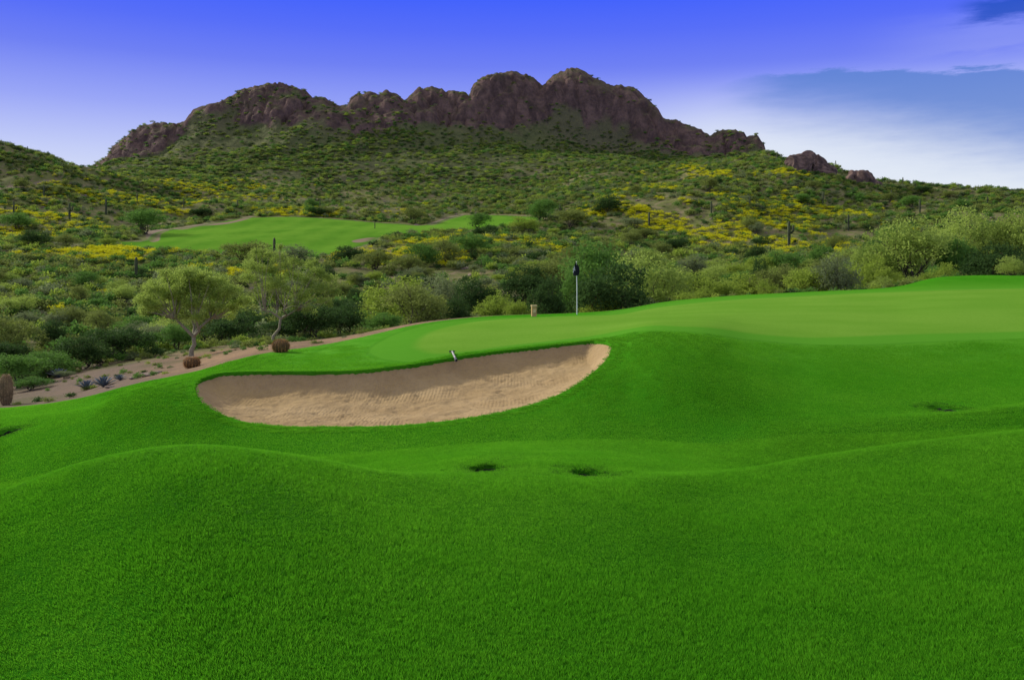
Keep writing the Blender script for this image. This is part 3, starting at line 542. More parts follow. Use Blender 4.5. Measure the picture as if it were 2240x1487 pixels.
# named shrubs and trees of the belt behind the green: column, distance, top level, width, kind, label
LST=[(690,54,655,140,'dark','dark green shrub right of the taller path tree trunk'),(628,60,690,120,'dark','low dark shrub directly behind the taller path tree'),(755,58,668,110,'dark','dark shrub beyond the left end of the green collar'),(838,56,682,76,'green','small mid green bush above the approach left of the green'),
(905,64,632,150,'olive','wide olive shrub behind the left collar of the green'),(868,78,612,170,'lime','yellow green bush mass left of centre behind the collar'),(1000,66,655,70,'dark','small dark bush in front of the central scrub'),(1082,70,640,90,'lime','yellow green bush left of the tan box'),
(1132,62,646,60,'lime','narrow yellow green bush just left of the tan box'),(1203,56,612,88,'dark','dark rounded bush between the tan box and flagstick'),(1330,60,580,165,'dark','largest dark green bush, right behind the flagstick'),(1252,66,600,80,'green','green bush directly behind the flag'),
(1428,74,552,175,'palo','pale feathery tree right of the large dark bush'),(1300,88,545,150,'green','mid green tree rising behind the flag and large dark bush'),(1198,95,560,120,'olive','olive tree left of the flag in the second rank of scrub'),(1522,80,600,80,'dark','small dark bush where the green edge begins to rise'),
(1560,78,600,160,'lime','yellow green bush above the middle of the green edge'),(1640,80,592,130,'lime','second yellow green bush above the green edge'),(1700,78,580,95,'olive','olive bush with upright stems above the green edge'),(1662,84,566,44,'dark','narrow dark pointed bush above the green edge'),
(1770,79,582,110,'lime','yellow green bush left of the tall pale trees on the right'),(1850,76,566,115,'lime','yellow green bush at the foot of the tall pale trees'),(1905,84,530,95,'palo','pale tree on the left flank of the tall pale trees'),(1990,82,474,180,'palo','large pale feathery tree at the right, its crown widest of that group'),
(2065,98,488,125,'palo','pale tree just right of the large right hand tree'),(2140,100,454,155,'palo','tall pale tree near the right edge'),(2225,98,462,125,'palo','pale tree cut by the right edge of the view'),(2172,72,538,120,'dark','dark spreading bush with reddish stems above the right mound'),
(2056,70,578,66,'green','small green bush beside the sandy bank at right'),(2236,76,554,54,'dark','dark bush at the right edge beyond the mound'),(1945,92,505,95,'green','mid green tree behind the right hand yellow green bushes'),(2095,80,518,75,'green','green bush between the pale trees at right'),
(268,50,706,130,'dark','dense dark green bush left of the path trees'),(182,47,738,120,'dark','dark green bush beside the path, left of the dense dark green bush'),(105,44,764,110,'green','leafy green bush at the bend of the dirt path'),(36,40,772,110,'green','bright green low bush near the left edge'),(140,41,808,46,'grey','small grey bush on the dirt path by the agaves'),(66,37,824,80,'green','low green plant spilling over the dirt path near the left edge'),(330,54,730,60,'green','small green bush at the left foot of the round path tree'),
(8,50,735,90,'dark','dark bush cut by the left edge'),(345,60,700,90,'grey','grey green bush behind the round path tree'),(388,54,706,70,'green','small green bush behind the forked trunk'),(500,60,690,130,'dark','dark shrub between the two path trees'),(455,70,660,110,'olive','olive shrub seen through the round path tree'),
(960,88,600,120,'grey','grey green shrub in the central scrub'),(1040,84,612,90,'dark','dark shrub in the middle of the central scrub'),(1150,92,585,110,'dark','dark evergreen left of the flag in the far scrub')]
for L in LST:
    tr=L[4] in('palo',) or L[3]>148
    plant(L[0],L[1],L[2],L[3],L[4],L[5],'tree' if tr else 'shrub',name='desert_tree' if tr else 'desert_shrub')
ADJ={'dark':'dark green rounded','green':'mid green leafy','olive':'olive coloured','grey':'grey green','lime':'yellow green','palo':'pale feathery','brown':'dry brown'}
def zonename(px): return 'left of the path trees' if px<520 else 'below the distant fairway' if px<1200 else 'behind the flag and green' if px<1700 else 'on the right beyond the green'
i=0
while i<210:
    px=random.uniform(-30,2270); d=math.sqrt(random.uniform(60**2,135**2)); wts=[3,3,6,5,4,4,1] if px<1200 else [2,4,4,3,7,6,1]
    kd=random.choices(['dark','green','olive','grey','lime','palo','brown'],wts)[0]
    u=(px-CX)/F; z=gz(u*d,d); h=random.uniform(1.3,2.9); w=h*random.uniform(1.0,1.8)
    if px>1250: h*=1.35; w*=1.15
    plant(px,d,HY-(z+h)/d*F,w*F/d,kd,ADJ[kd]+' bush in the scrub belt '+zonename(px),'shrub','%s bushes in the scrub belt %s'%(ADJ[kd],zonename(px))); i+=1
for px,py,hp,wp,kd,lb in [(320,512,58,82,'green','light green tree at the left end of the distant fairway'),(1188,486,46,66,'green','bright green tree at the right end of the distant fairway'),(1148,510,34,64,'lime','yellow green bush in front of the right fairway end'),(1048,498,30,52,'green','green bush on the near edge of the distant fairway'),(905,488,36,60,'olive','olive tree on the far edge of the distant fairway'),(545,585,60,110,'olive','olive tree in front of the distant fairway, left of centre'),(640,588,52,90,'grey','grey green tree in front of the distant fairway'),(760,580,40,70,'dark','dark bush at the lower edge of the distant fairway'),(820,590,44,80,'olive','olive bush below the small fairway sand patch'),(440,478,26,46,'dark','dark bush above the left fairway sand strip'),(700,474,20,40,'dark','small dark bush above the middle of the distant fairway'),(1250,500,44,70,'olive','olive tree right of the distant fairway'),(1330,470,40,64,'dark','dark tree on the slope right of the distant fairway'),(1550,420,34,40,'olive','olive tree on the crest of the yellow flowered slope'),(40,505,40,70,'green','light green tree on the left slope')]:
    x,y=at(px,py,100); z=gz(x,y); plant(px,y,HY-(z*F/y)-hp,wp,kd,lb,'tree' if hp>42 else 'shrub',name='desert_tree' if hp>42 else 'desert_shrub')
for i in range(80):
    px=random.uniform(0,2240); d=math.sqrt(random.uniform(140**2,330**2)); u=(px-CX)/F
    if samp(fsd,u*d,d)[0]>-6 or samp(psd,u*d,d)[0]>-4: continue
    kd=random.choice(['dark','green','olive','olive','grey','lime']); h=random.uniform(2,4.2); w=h*random.uniform(1.1,1.7); z=gz(u*d,d); zn='left of the distant fairway' if px<500 else 'round the distant fairway' if px<1200 else 'right of the distant fairway'
    plant(px,d,HY-(z+h)/d*F,w*F/d,kd,ADJ[kd]+' bush on the hillside '+zn,'shrub','%s bushes on the hillside %s'%(ADJ[kd],zn))
# far scrub stuff
def lowbush(kind,seed,n,leaf,flower=False):
    LB=lobeset(6,1.0,0,.75,seed,(.26,.42)); V,Fq=leafcloud(n,LB,leaf,seed,.6,.6); return mesh_np('bush',V,Fq,LM[kind])
def brittle(seed):
    me=lowbush('yellow',seed,190,.062); me2=lowbush('olive',seed,80,.07); v1=np.empty(len(me.vertices)*3); me.vertices.foreach_get('co',v1); v2=np.empty(len(me2.vertices)*3); me2.vertices.foreach_get('co',v2)
    v1=v1.reshape(-1,3); v1[:,2]=v1[:,2]*.75+.18; v2=v2.reshape(-1,3)*.75; v2[:,2]*=.7
    V,Fq=joinm([(v1,np.arange(len(v1)).reshape(-1,4)),(v2,np.arange(len(v2)).reshape(-1,4))]); m=mesh_np('brittlebush',V,Fq,LM['yellow']); m.materials.append(LM['olive']); m.polygons.foreach_set('material_index',np.array([0]*(len(v1)//4)+[1]*(len(v2)//4),dtype=np.int32)); return m
SC=src_coll('scrub',[lowbush(k,200+i,230,.075) for i,k in enumerate(['dark','green','green','olive','olive','olive','grey','lime'])])
def boulder(seed,mat,sub=2,blk=.6):
    bm=bmesh.new(); bmesh.ops.create_icosphere(bm,subdivisions=sub,radius=.5)
    for v in bm.verts:
        p=v.co*2.2+Vector((seed*3.1,0,0)); nn=mnoise.noise(p)*.30+mnoise.noise(p*2.7)*.12; v.co*=1+nn; v.co.z*=.7
    me=bpy.data.meshes.new('boulder'); bm.to_mesh(me); bm.free(); me.materials.append(mat); return me
BL=src_coll('boulder',[boulder(i,STONE) for i in range(4)])
def scr(X,Y): return CX+X/Y*F,HY-samp(H,X,Y)/Y*F
BLOB=[(1450,455,130,50,1.0),(1380,480,120,34,.9),(1560,500,110,40,.6),(1740,485,190,50,.55),(240,550,120,24,1.0),(60,535,80,30,.6),(1040,552,160,26,1.0),(800,572,70,14,.8),(300,420,260,36,.45),(100,470,160,50,.5),(560,467,240,9,.9),(430,573,110,18,.9),(1000,464,120,12,.6),(1600,378,140,14,.7),(120,670,60,50,.15),(1750,545,120,25,.4),(560,600,60,10,.6),(1260,470,60,20,.3)]
def yprob(X,Y):
    px,py=scr(X,Y); p=np.zeros(len(X))
    for a,b,c,d,w in BLOB: p=np.maximum(p,w*np.exp(-(((px-a)/c)**2+((py-b)/d)**2)**1.5))
    return p*np.clip(.42+fbm(X/13,Y/24,200,3)*4.2,0,1)
def put(name,X,Y,coll,nk,smin,smax,label,cat,sq=(.6,1.0)):
    n=len(X); s=rng.uniform(smin,smax,n); scatter(name,np.column_stack([X,Y,samp(H,X,Y)-.05]),np.column_stack([np.zeros(n),np.zeros(n),rng.uniform(0,6.28,n)]),np.column_stack([s,s*rng.uniform(.8,1.2,n),s*rng.uniform(sq[0],sq[1],n)]),rng.integers(0,nk,n),coll,label,cat)
def okd(X,Y): return (samp(fsd,X,Y)<-2.5)&(samp(psd,X,Y)<-1.5)&(samp(turf_sd,X,Y)<-14)
X,Y=zone(70,425,54000,.63); ok=okd(X,Y); X=X[ok];Y=Y[ok]
cl=np.clip(.66+fbm(X/22,Y/22,300,3)*1.6,.2,1); ok=(rng.uniform(size=len(X))<cl)&(rng.uniform(size=len(X))>yprob(X,Y)*.9)
put('desert_scrub',X[ok],Y[ok],SC,8,.8,2.6,'low dark and olive scrub covering the desert hills','scrub')
YC=src_coll('brittlebush',[brittle(400+i) for i in range(4)])
X,Y=zone(90,425,80000,.63); ok=okd(X,Y)&(rng.uniform(size=len(X))<yprob(X,Y)); X=X[ok];Y=Y[ok]
put('brittlebush',X,Y,YC,4,1.2,2.6,'yellow flowering brittlebush scattered over the desert slopes','wildflowers',(.5,.8))
X,Y=zone(70,400,1200,.63); ok=(samp(fsd,X,Y)<-2.5)&(samp(turf_sd,X,Y)<-14); put('hillside_stones',X[ok],Y[ok],BL,4,.5,1.6,'loose stones among the desert scrub','stones')
X,Y=zone(425,690,60000,.52); px,_=scr(X,Y); near_top=np.abs(Y-np.interp(px,PX,td))<14
ok=(px>125)&(px<1750)&(rng.uniform(size=len(X))>samp(rock,X,Y)*.80)&(rng.uniform(size=len(X))<np.clip(.5+fbm(X/40,Y/40,310,3)*1.4,.15,1))&~(near_top&(rng.uniform(size=len(X))<.75))
put('mountain_scrub',X[ok],Y[ok],SC,8,1.4,3.3,'dark scrub dotting the mountain slopes','scrub',(.5,.75))
X,Y=zone(30,72,4200,.63); px=X/Y*F+CX; ok=(samp(turf_sd,X,Y)<-2)&((Y>50+3*np.sin(X))|((px<300)&(Y>40+px*.03+2*np.sin(X*2)))); put('wash_scrub',X[ok],Y[ok],SC,8,.4,1.0,'low ground cover in the wash behind the green','scrub')
X,Y=zone(28,56,3200,.63); ok=(samp(turf_sd,X,Y)<-.4)&(X/Y*F+CX<800); put('path_pebbles',X[ok],Y[ok],BL,4,.03,.11,'pebbles strewn on the dirt path','pebbles')
X,Y=zone(27,50,420,.63); ok=(samp(turf_sd,X,Y)<-.3)&(X/Y*F+CX<800); put('path_weeds',X[ok],Y[ok],SC,8,.12,.4,'small weeds growing on the dirt path','weeds')
for px,py,w,lb in [(126,690,44,'bright yellow flowering bush low on the left slope'),(66,706,34,'small yellow flowering bush near the left edge'),(225,650,30,'small yellow flowering bush above the dense dark green bush')]:
    x,y=at(px,py,60); o=link('brittlebush',brittle(500+px),None,(x,y,gz(x,y))); s=w/F*y; o.scale=(s,s,s*.8); tag(o,lb,'flowering shrub')
# ---------------------------------------------------------------- saguaros
def saguaro(seed,arms):
    r=random.Random(seed)
    def col(path,rad,sides=24):
        V,Fq=tube(path,rad,sides)
        C=np.repeat(np.array(path,float),sides,0); k=np.tile(np.arange(sides)%2,len(path)); return C+(V-C)*(1-.16*k)[:,None],Fq
    tr=col([(0,0,-.05),(0,0,.1),(0,0,.5),(0,0,.85),(0,0,.95),(0,0,.99),(0,0,1.0)],[.048,.052,.058,.054,.044,.024,.004])
    ar=[]
    for i in range(arms):
        a=r.uniform(0,6.283); h=r.uniform(.38,.58); tp=h+r.uniform(.18,.36); dx,dy=math.cos(a),math.sin(a); o=.15
        ar.append(col([(0,0,h),(dx*o*.6,dy*o*.6,h+.0),(dx*o,dy*o,h+.05),(dx*o*1.05,dy*o*1.05,(h+tp)/2),(dx*o*1.05,dy*o*1.05,tp-.03),(dx*o*1.05,dy*o*1.05,tp)],[.030,.034,.036,.037,.028,.004],16))
    return mesh_np('trunk',*tr,CACT,True),[mesh_np('arm',*q,CACT,True) for q in ar]
SG=[saguaro(1,0),saguaro(2,2),saguaro(3,1),saguaro(4,3)]
SAG=[(298,614,52,0,'dark saguaro column on the left slope above the path trees'),(600,566,46,0,'lone saguaro standing at the lower edge of the distant fairway'),(152,482,38,1,'saguaro on the left hill below the dirt track'),(96,432,28,0,'slender saguaro on the upper left hill'),(232,470,36,0,'saguaro on the slope left of the fairway'),(402,455,22,2,'small saguaro above the left end of the fairway'),(300,445,22,0,'small saguaro left above the light green tree'),(1726,540,56,1,'tall saguaro on the slope right of the yellow flowers'),(1856,505,36,2,'saguaro left above the tall pale trees'),(1420,500,36,0,'saguaro among the yellow flowers'),(1556,470,30,2,'saguaro near the crest of the yellow flowered slope'),(2012,470,34,0,'saguaro behind the large pale tree'),(820,500,16,0,'tiny saguaro beyond the fairway'),(1640,455,26,0,'saguaro below the ridge outcrops'),(1225,470,24,3,'saguaro right of the fairway end'),(1950,440,24,0,'saguaro on the right ridge slope'),(30,470,30,3,'many armed saguaro at the left edge'),(1330,455,22,0,'small saguaro at the foot of the mountain right of centre'),(700,455,18,0,'small saguaro at the mountain foot above the fairway'),(2160,450,20,1,'saguaro on the right slope near the edge'),(1800,450,28,3,'branched saguaro below the large ridge outcrop'),(520,455,18,0,'tiny saguaro at the mountain foot left of centre')]
for px,py,hp,vv,lb in SAG:
    x,y=at(px,py,100); z=gz(x,y); h=hp/F*y; o=thing('saguaro_cactus',lb,'cactus',(x,y,z),random.uniform(0,6)); tk,ars=SG[vv]
    for nm,me in [('trunk',tk)]+[('arm',q) for q in ars]:
        q=link(nm,me,o); q.scale=(h*1.1,h*1.1,h)
for px in (22,60,105,132,1700,1828,1930,1975,2075,2150,2225,1600):
    x,y=at(px,250,340); d=y*.985; x=(px-CX)/F*d; z=gz(x,d); h=random.uniform(1.8,3.2); o=thing('saguaro_cactus','thin saguaro standing on the '+('left' if px<200 else 'right')+' hill crest against the sky','cactus',(x,d,z),0,'saguaros on the '+('left' if px<200 else 'right')+' hill crest')
    q=link('trunk',SG[0][0],o); q.scale=(h*1.2,h*1.2,h)
# ridge outcrops
def outcrop(name,label,px,d,top,w,seed):
    r=random.Random(seed); u=(px-CX)/F; x=u*d; z=gz(x,d)-3; W=w/F*d; Hh=(HY-top)/F*d-z; bm=bmesh.new()
    for i in range(9):
        t=(i/8-.5); hh=Hh*(1-(2*t)**2*.4)*r.uniform(.84,1.0); rr=W*.18*r.uniform(.8,1.3); m=Matrix.Translation((t*W*.85,r.uniform(-.12,.12)*W,hh*.5))@Matrix.Diagonal((rr,rr*1.2,hh*.5,1)); bmesh.ops.create_icosphere(bm,subdivisions=4,radius=1,matrix=m)
    for v in bm.verts:
        p=v.co*.22+Vector((seed,0,0)); v.co+=Vector((mnoise.noise(p),mnoise.noise(p+Vector((9,0,0))),mnoise.noise(p+Vector((0,9,0)))))*W*.09; p=p*3; v.co+=Vector((mnoise.noise(p),mnoise.noise(p+Vector((9,0,0))),mnoise.noise(p+Vector((0,9,0)))*.5))*W*.04
    me=bpy.data.meshes.new(name); bm.to_mesh(me); bm.free(); me.materials.append(ROCK); tag(link(name,me,None,(x,d,z)),label,'rock')
outcrop('rock_outcrop','larger reddish rock outcrop on the right hand ridge',1765,328,328,112,3)
outcrop('rock_outcrop','smaller rock outcrop at the right end of the ridge',1882,336,365,78,8)
# ---------------------------------------------------------------- path plants and stones
def ribbed(w,h,ribs,mat_a,seed,name):
    V=[];Fq=[];S=ribs*4;Rn=18
    for i in range(Rn+1):
        t=i/Rn; ph=t*math.pi*.93+.05; rr=math.sin(ph)**.7; zc=(1-math.cos(ph))/2
        for s in range(S):
            a=2*math.pi*s/S; k=1-.13*(.5-.5*math.cos(ribs*a)); V.append((w/2*rr*k*math.cos(a),w/2*rr*k*math.sin(a),h*zc))
    for i in range(Rn):
        for s in range(S): s2=(s+1)%S; Fq.append((i*S+s,i*S+s2,(i+1)*S+s2,(i+1)*S+s))
    return mesh_np(name,V,Fq,mat_a,True)
def spines(w,h,ribs,n,ln,mat,seed):
    r=np.random.default_rng(seed); V=[]
    for i in range(n):
        ph=r.uniform(.25,2.95); a=2*math.pi*r.integers(0,ribs)/ribs; rr=math.sin(ph)**.7; p=np.array([w/2*rr*math.cos(a),w/2*rr*math.sin(a),h*(1-math.cos(ph))/2]); d=np.array([math.cos(a)*rr,math.sin(a)*rr,-math.cos(ph)])+r.normal(size=3)*.45; d/=np.linalg.norm(d); s=np.cross(d,r.normal(size=3)); s/=np.linalg.norm(s); V+= [p-s*ln*.06,p+s*ln*.06,p+d*ln]
    return mesh_np('spines',V,np.arange(len(V)).reshape(-1,3),mat)
RB=plain('red brown cactus body',c4(.09,.055,.025),c4(.16,.09,.035),6); SP=plain('rusty cactus spines',c4(.32,.16,.05),c4(.46,.25,.08),6)
TB=plain('tan cactus body',c4(.14,.10,.05),c4(.26,.18,.09),4); TS=plain('tan cactus spines',c4(.4,.28,.15),c4(.5,.36,.2),4)
for px,py,wp,hp,lb,m1,m2 in [(420,804,34,23,'squat rusty barrel cactus in front of the forked tree trunk',RB,SP),(614,770,37,28,'rusty orange barrel cactus in front of the taller path tree',RB,SP),(13,886,28,68,'tall tan barrel cactus at the left edge beside the lawn',TB,TS)]:
    x,y=at(px,py); k=y/F; o=thing('barrel_cactus',lb,'cactus',(x,y,gz(x,y)-.02)); link('body',ribbed(wp*k,hp*k,16,m1,1,'body'),o); link('spines',spines(wp*k,hp*k,16,1100,.07,m2,px),o)
def agave(r0,n,mat,seed):
    r=random.Random(seed); P=[]
    for i in range(n):
        a=i*2.4; el=.25+1.1*(i/n); L=r0*(1-.35*i/n); w=L*.11; dx,dy=math.cos(a),math.sin(a); sx,sy=-dy,dx; V=[];Fq=[]
        for j in range(6):
            t=j/5; rad=L*t*math.cos(el); z=L*t*math.sin(el)+.04*L*math.sin(t*3); ww=w*(1-t)**.6*(.7+.8*t) if j<5 else 0
            V+= [(dx*rad+sx*ww,dy*rad+sy*ww,z+ww*.35),(dx*rad,dy*rad,z-ww*.2),(dx*rad-sx*ww,dy*rad-sy*ww,z+ww*.35)]
        for j in range(5):
            b=j*3; Fq+=[(b,b+1,b+4,b+3),(b+1,b+2,b+5,b+4)]
        P.append((np.array(V),np.array(Fq)))
    return mesh_np('agave',*joinm(P),mat,True)
AG=plain('blue grey agave leaves',c4(.10,.13,.15),c4(.19,.235,.26),5)
for px,py,w,lb in [(190,852,44,'blue grey agave left of its pair beside the lawn edge'),(226,846,48,'blue grey agave right of its pair beside the lawn edge'),(128,826,42,'grey agave higher up the dirt bank'),(262,832,26,'small grey agave near the flat stones')]:
    x,y=at(px,py); s=w/F*y; tag(link('agave',agave(s*.75,34,AG,px),None,(x,y,gz(x,y))),lb,'agave')
for i,(px,py,w,lb) in enumerate([(325,822,34,'flat grey stone on the dirt beside the lawn'),(296,828,24,'small grey stone left of the flat stone'),(346,816,20,'small grey stone right of the flat stone'),(240,848,20,'stone beside the agaves')]):
    x,y=at(px,py); s=w/F*y; o=link('stone',boulder(20+i,STONE,3),None,(x,y,gz(x,y)+.03)); o.scale=(s*1.1,s*.8,s*.45); tag(o,lb,'stone')
# ---------------------------------------------------------------- flagstick, box, rake, drains
WH=plain('white painted pole',c4(.75,.75,.73),c4(.82,.82,.8),3,.35,.05); BK_=plain('black flag cloth',c4(.008,.009,.014),c4(.016,.018,.026),20,.8); EM=plain('white emblem print',c4(.62,.64,.66),c4(.75,.76,.78),20,.8); DK=plain('dark cup lining',c4(.01,.01,.01),c4(.02,.02,.02))
x,y=at(1262,688,30); fx,fy=float(x),float(y); fz0=gz(fx,fy); pole_h=115/F*fy
o=thing('golf_flagstick','white flagstick with black flag standing in the putting green','flagstick',(fx,fy,fz0))
v,q=tube([(0,0,-.1),(0,0,pole_h*.5),(-.02,0,pole_h)],[.020,.018,.014],12); link('pole',mesh_np('pole',v,q,WH,True),o)
v,q=tube([(-.02,0,pole_h-.01),(-.02,0,pole_h+.015),(-.02,0,pole_h+.03)],[.016,.02,.004],12); link('finial',mesh_np('finial',v,q,WH,True),o)
def cloth(s,t):
    xx=-.17*math.sin(s*math.pi*.9)*(.35+.65*math.sin(min(1,t*1.25)*math.pi*.62)) + .34*max(0,s-.45)*(.4+.6*math.sin(t*2.6)); yy=-.03-.06*s+.025*math.sin(s*11+t*3)
    zz=pole_h-.03-.10*s-t*(.54-.06*s)+.02*math.sin(s*7); return (xx-.02,yy,zz)
G=24; V=[cloth(i/G,j/G) for j in range(G+1) for i in range(G+1)]; q=[(j*(G+1)+i,j*(G+1)+i+1,(j+1)*(G+1)+i+1,(j+1)*(G+1)+i) for j in range(G) for i in range(G)]
fl=link('flag',mesh_np('flag',V,q,BK_,True),o)
V2=[(a,b-.006,c) for a,b,c in V]; q2=[f for k,f in enumerate(q) if (lambda i,j:.75<abs(i-.42)/.26+abs(j-.5)/.32<1.15 or abs(i-.42)/.26+abs(j-.5)/.32<.35)((k%G+.5)/G,(k//G+.5)/G)]
link('emblem',mesh_np('emblem',V2,q2,EM,True),fl)
v,q=tube([(0,0,.003),(0,0,-.1)],[.054,.054],20); link('cup',mesh_np('cup',v,q,DK,True),o)
def bev(name,sx,sy,sz,mat,parent,loc,bv=.01):
    bm=bmesh.new(); bmesh.ops.create_cube(bm,size=1,matrix=Matrix.Diagonal((sx,sy,sz,1))); bmesh.ops.bevel(bm,geom=bm.edges[:],offset=bv,segments=2,affect='EDGES'); me=bpy.data.meshes.new(name); bm.to_mesh(me); bm.free(); me.materials.append(mat); return link(name,me,parent,loc)
TAN=plain('tan painted wood',c4(.42,.27,.10),c4(.52,.35,.15),9); TAN2=plain('lighter tan wood',c4(.58,.42,.2),c4(.66,.5,.26),9)
y=38.5; x=(1168-CX)/F*y; z=gz(x,y); k=y/F; o=thing('marker_box','small tan wooden box at the back edge of the green','box',(x,y,z),.15)
bx=max(15*k,(HY-668)/F*y-z-2*k)
bev('body',10.5*k,10*k,bx,TAN,o,(0,0,bx/2)); bev('lid',12.5*k,12*k,2.6*k,TAN2,o,(0,0,bx+1.4*k),.006); bev('panel',6*k,.02,8*k,TAN2,o,(0,-5*k-.008,bx*.55),.004)
RG=plain('weathered grey plastic',c4(.26,.26,.25),c4(.42,.41,.39),9,.6); RD_=plain('dark grey rake head',c4(.06,.06,.06),c4(.1,.1,.1),9,.5)
p1=at(998,788); p2=at(989,774); z1=(HY-788)/F*p1[1]; z2=float(samp(Hsurf,*p2)[0])+.07
o=thing('bunker_rake','grey bunker rake lying over the far lip of the sand','rake',(p1[0],p1[1],z1)); dv=np.array([p2[0]-p1[0],p2[1]-p1[1],z2-z1])
v,q=tube([np.zeros(3),dv*.5,dv],[.030,.026,.024],10); link('handle',mesh_np('handle',v,q,RG,True),o)
v,q=tube([dv*-.02,dv*.22],[.037,.035],10); link('grip',mesh_np('grip',v,q,RD_,True),o)
hd=bev('head',.18,.04,.04,RD_,o,tuple(dv*1.02))
for i in range(4): bev('tine',.012,.02,.06,RD_,hd,(-.06+.04*i,0,-.04),.003)
GRT=plain('black drain lining',c4(.006,.006,.006),c4(.014,.014,.012),12,.95)
for (x,y),r,lb in zip(DR,DRR,['drain hollow left of the pair in the foreground dip','drain hollow right of the pair in the foreground dip','drain hollow in the dip at the right','drain hollow at the left edge below the ridge']):
    aa=np.linspace(0,2*math.pi,33)[:-1]; nn=len(aa); wob=1+.07*np.sin(aa*3+x)+.05*np.sin(aa*5+y); rx=x+np.cos(aa)*r*1.12; ry=y+np.sin(aa)*r*EL*1.12; rim=samp(H,rx,ry); zc=float(rim.mean()); o=thing('drain_hollow','round black '+lb,'drain',(x,y,zc))
    Vb=[]
    for rr,dz in ((1.12,.004),(1.0,-.010),(.96,-.24)):
        for i,a in enumerate(aa): Vb.append((math.cos(a)*r*rr*wob[i],math.sin(a)*r*EL*rr*wob[i],(rim[i]-zc)+dz))
    Vb+= [(0,0,-.24)]*nn
    Vb=np.array(Vb); Ib=np.arange(4*nn).reshape(4,nn); Jb=np.roll(Ib,-1,1); qb=np.stack([Ib[:-1],Jb[:-1],Jb[1:],Ib[1:]],-1).reshape(-1,4)
    link('basin',mesh_np('basin',Vb,qb,GRT,True),o)
    gr_=link('grate',mesh_np('grate',*tube([(0,0,-.20),(0,0,-.18),(0,0,-.18),(0,0,-.20)],[r*.9,r*.9,r*.8,r*.8],28),GRT,True),o)
    for i in range(5):
        xx=(-.6+.3*i)*r*.85; ln=2*math.sqrt(max(.01,(r*.82)**2-xx*xx)); bev('bar',.014,ln,.014,GRT,gr_,(xx,0,-.19),.002)
# ---------------------------------------------------------------- world, sun, camera
w=bpy.data.worlds.new('World'); scn.world=w; w.use_nodes=True; nt=NT(w.node_tree); bg=w.node_tree.nodes['Background']
SEL=26.; SAZ=-58.   # sun azimuth measured from +Y towards +X
sky=nt.n('ShaderNodeTexSky',sky_type='NISHITA'); sky.sun_disc=False; sky.sun_elevation=math.radians(SEL); sky.sun_rotation=math.radians(SAZ%360)
tc=nt.n('ShaderNodeTexCoord').outputs['Generated']; sp=nt.n('ShaderNodeSeparateXYZ'); nt.L.new(tc,sp.inputs[0])
el=nt.math('MULTIPLY',nt.math('ARCSINE',sp.outputs[2]),57.2958); az=nt.math('MULTIPLY',nt.math('ARCTAN2',sp.outputs[0],sp.outputs[1]),57.2958)
rp=nt.n('ShaderNodeValToRGB'); nt.L.new(nt.math('DIVIDE',el,30,clamp=True),rp.inputs[0]); cr=rp.color_ramp
ST=[(0,(240,245,246)),(4.4,(226,234,247)),(7.3,(198,208,250)),(10.2,(155,168,249)),(13.1,(112,130,246)),(15.2,(88,112,250)),(17.2,(68,100,254)),(30,(60,100,235))]
cr.elements[0].position=0; cr.elements[0].color=lin(*ST[0][1]); cr.elements[1].position=1; cr.elements[1].color=lin(*ST[-1][1])
for e,cc in ST[1:-1]: x=cr.elements.new(e/30); x.color=lin(*cc)
col=rp.outputs[0]
veil=nt.math('MULTIPLY',nt.mr(az,0,14),nt.mr(el,13,7.5)); veil=nt.math('MULTIPLY',veil,.8)
col=nt.mix(veil,col,lin(230,238,247))
cv=nt.n('ShaderNodeCombineXYZ'); nt.put(cv.inputs[0],nt.math('MULTIPLY',az,.10)); nt.put(cv.inputs[1],nt.math('MULTIPLY',el,.55))
n1=nt.noise(cv.outputs[0],2.2,7,.66)
eln=nt.math('ADD',el,nt.math('MULTIPLY_ADD',n1,2.0,-1.0))
tilt=nt.math('MULTIPLY',nt.math('ABSOLUTE',nt.math('SUBTRACT',az,20)),.10)
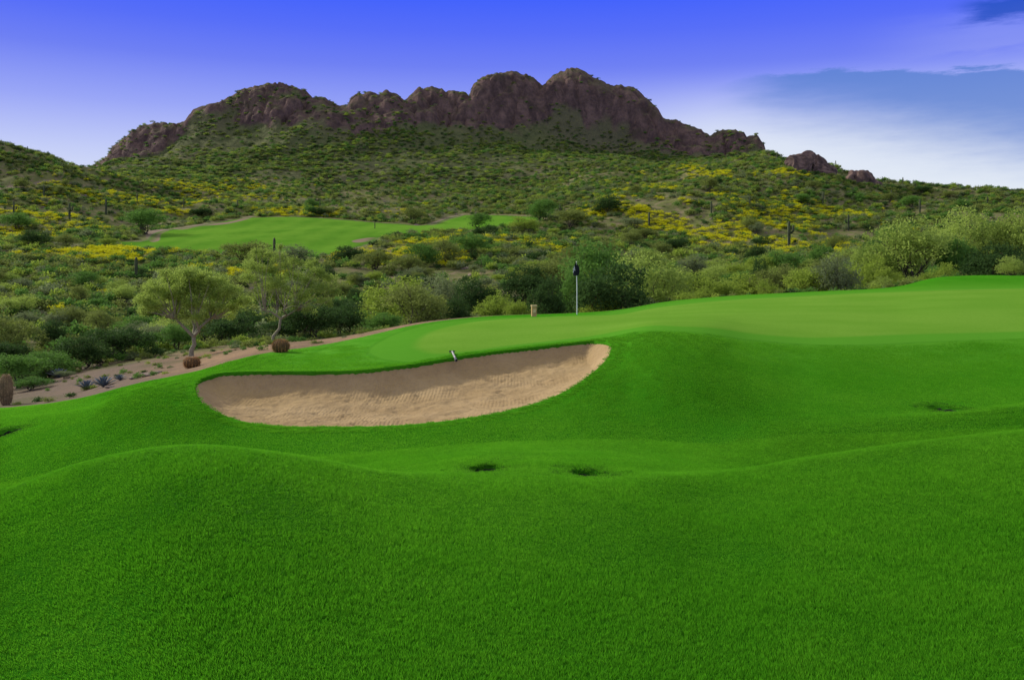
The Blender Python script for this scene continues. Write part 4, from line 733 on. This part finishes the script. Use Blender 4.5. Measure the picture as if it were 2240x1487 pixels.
top=nt.mr(nt.math('ADD',eln,tilt),12.2,12.5,1,0); bot=nt.mr(nt.math('ADD',eln,nt.math('MULTIPLY',nt.math('SUBTRACT',az,13),.26)),8.6,13.8,0,1)
left=nt.mr(nt.math('ADD',az,nt.math('MULTIPLY_ADD',n1,3,-1.5)),12.,17.5)
mk=nt.math('MULTIPLY',nt.math('MULTIPLY',top,bot),left)
col=nt.mix(nt.math('MULTIPLY',mk,.85),col,lin(92,132,212))
stx=nt.math('MULTIPLY',nt.mr(eln,12.2,12.8),nt.mr(eln,15.5,13)); stx=nt.math('MULTIPLY',stx,nt.mr(az,20,29)); col=nt.mix(nt.math('MULTIPLY',stx,.5),col,lin(150,162,246))
g2=nt.math('MULTIPLY',nt.math('MULTIPLY',nt.mr(eln,13.6,14.4),nt.mr(eln,15.8,15.1)),nt.mr(nt.math('ADD',az,nt.math('MULTIPLY_ADD',n1,4,-2)),26.2,28.5)); col=nt.mix(nt.math('MULTIPLY',g2,.85),col,lin(34,82,195))
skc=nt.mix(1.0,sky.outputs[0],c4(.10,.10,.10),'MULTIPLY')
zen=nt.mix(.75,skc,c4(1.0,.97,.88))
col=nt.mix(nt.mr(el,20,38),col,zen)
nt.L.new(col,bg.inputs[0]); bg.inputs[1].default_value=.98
sl=bpy.data.lights.new('sun','SUN'); sl.energy=4.8; sl.angle=math.radians(6); sl.color=(1,.93,.80); so=bpy.data.objects.new('sun',sl); COL.objects.link(so)
dirv=Vector((math.sin(math.radians(SAZ))*math.cos(math.radians(SEL)),math.cos(math.radians(SAZ))*math.cos(math.radians(SEL)),math.sin(math.radians(SEL)))); so.rotation_euler=dirv.to_track_quat('Z','Y').to_euler(); so.location=(-30,0,40)
cam=bpy.data.cameras.new('camera'); co=bpy.data.objects.new('camera',cam); COL.objects.link(co); co.location=(0,0,0); co.rotation_euler=(math.pi/2,0,0)
cam.sensor_width=36; cam.lens=36*F/2240; cam.shift_y=-(743.5-HY)/2240; cam.clip_start=.1; cam.clip_end=12000; scn.camera=co
scn.view_settings.view_transform='Standard'; scn.view_settings.look='None'; scn.view_settings.exposure=0
print('BUILT',M,N)
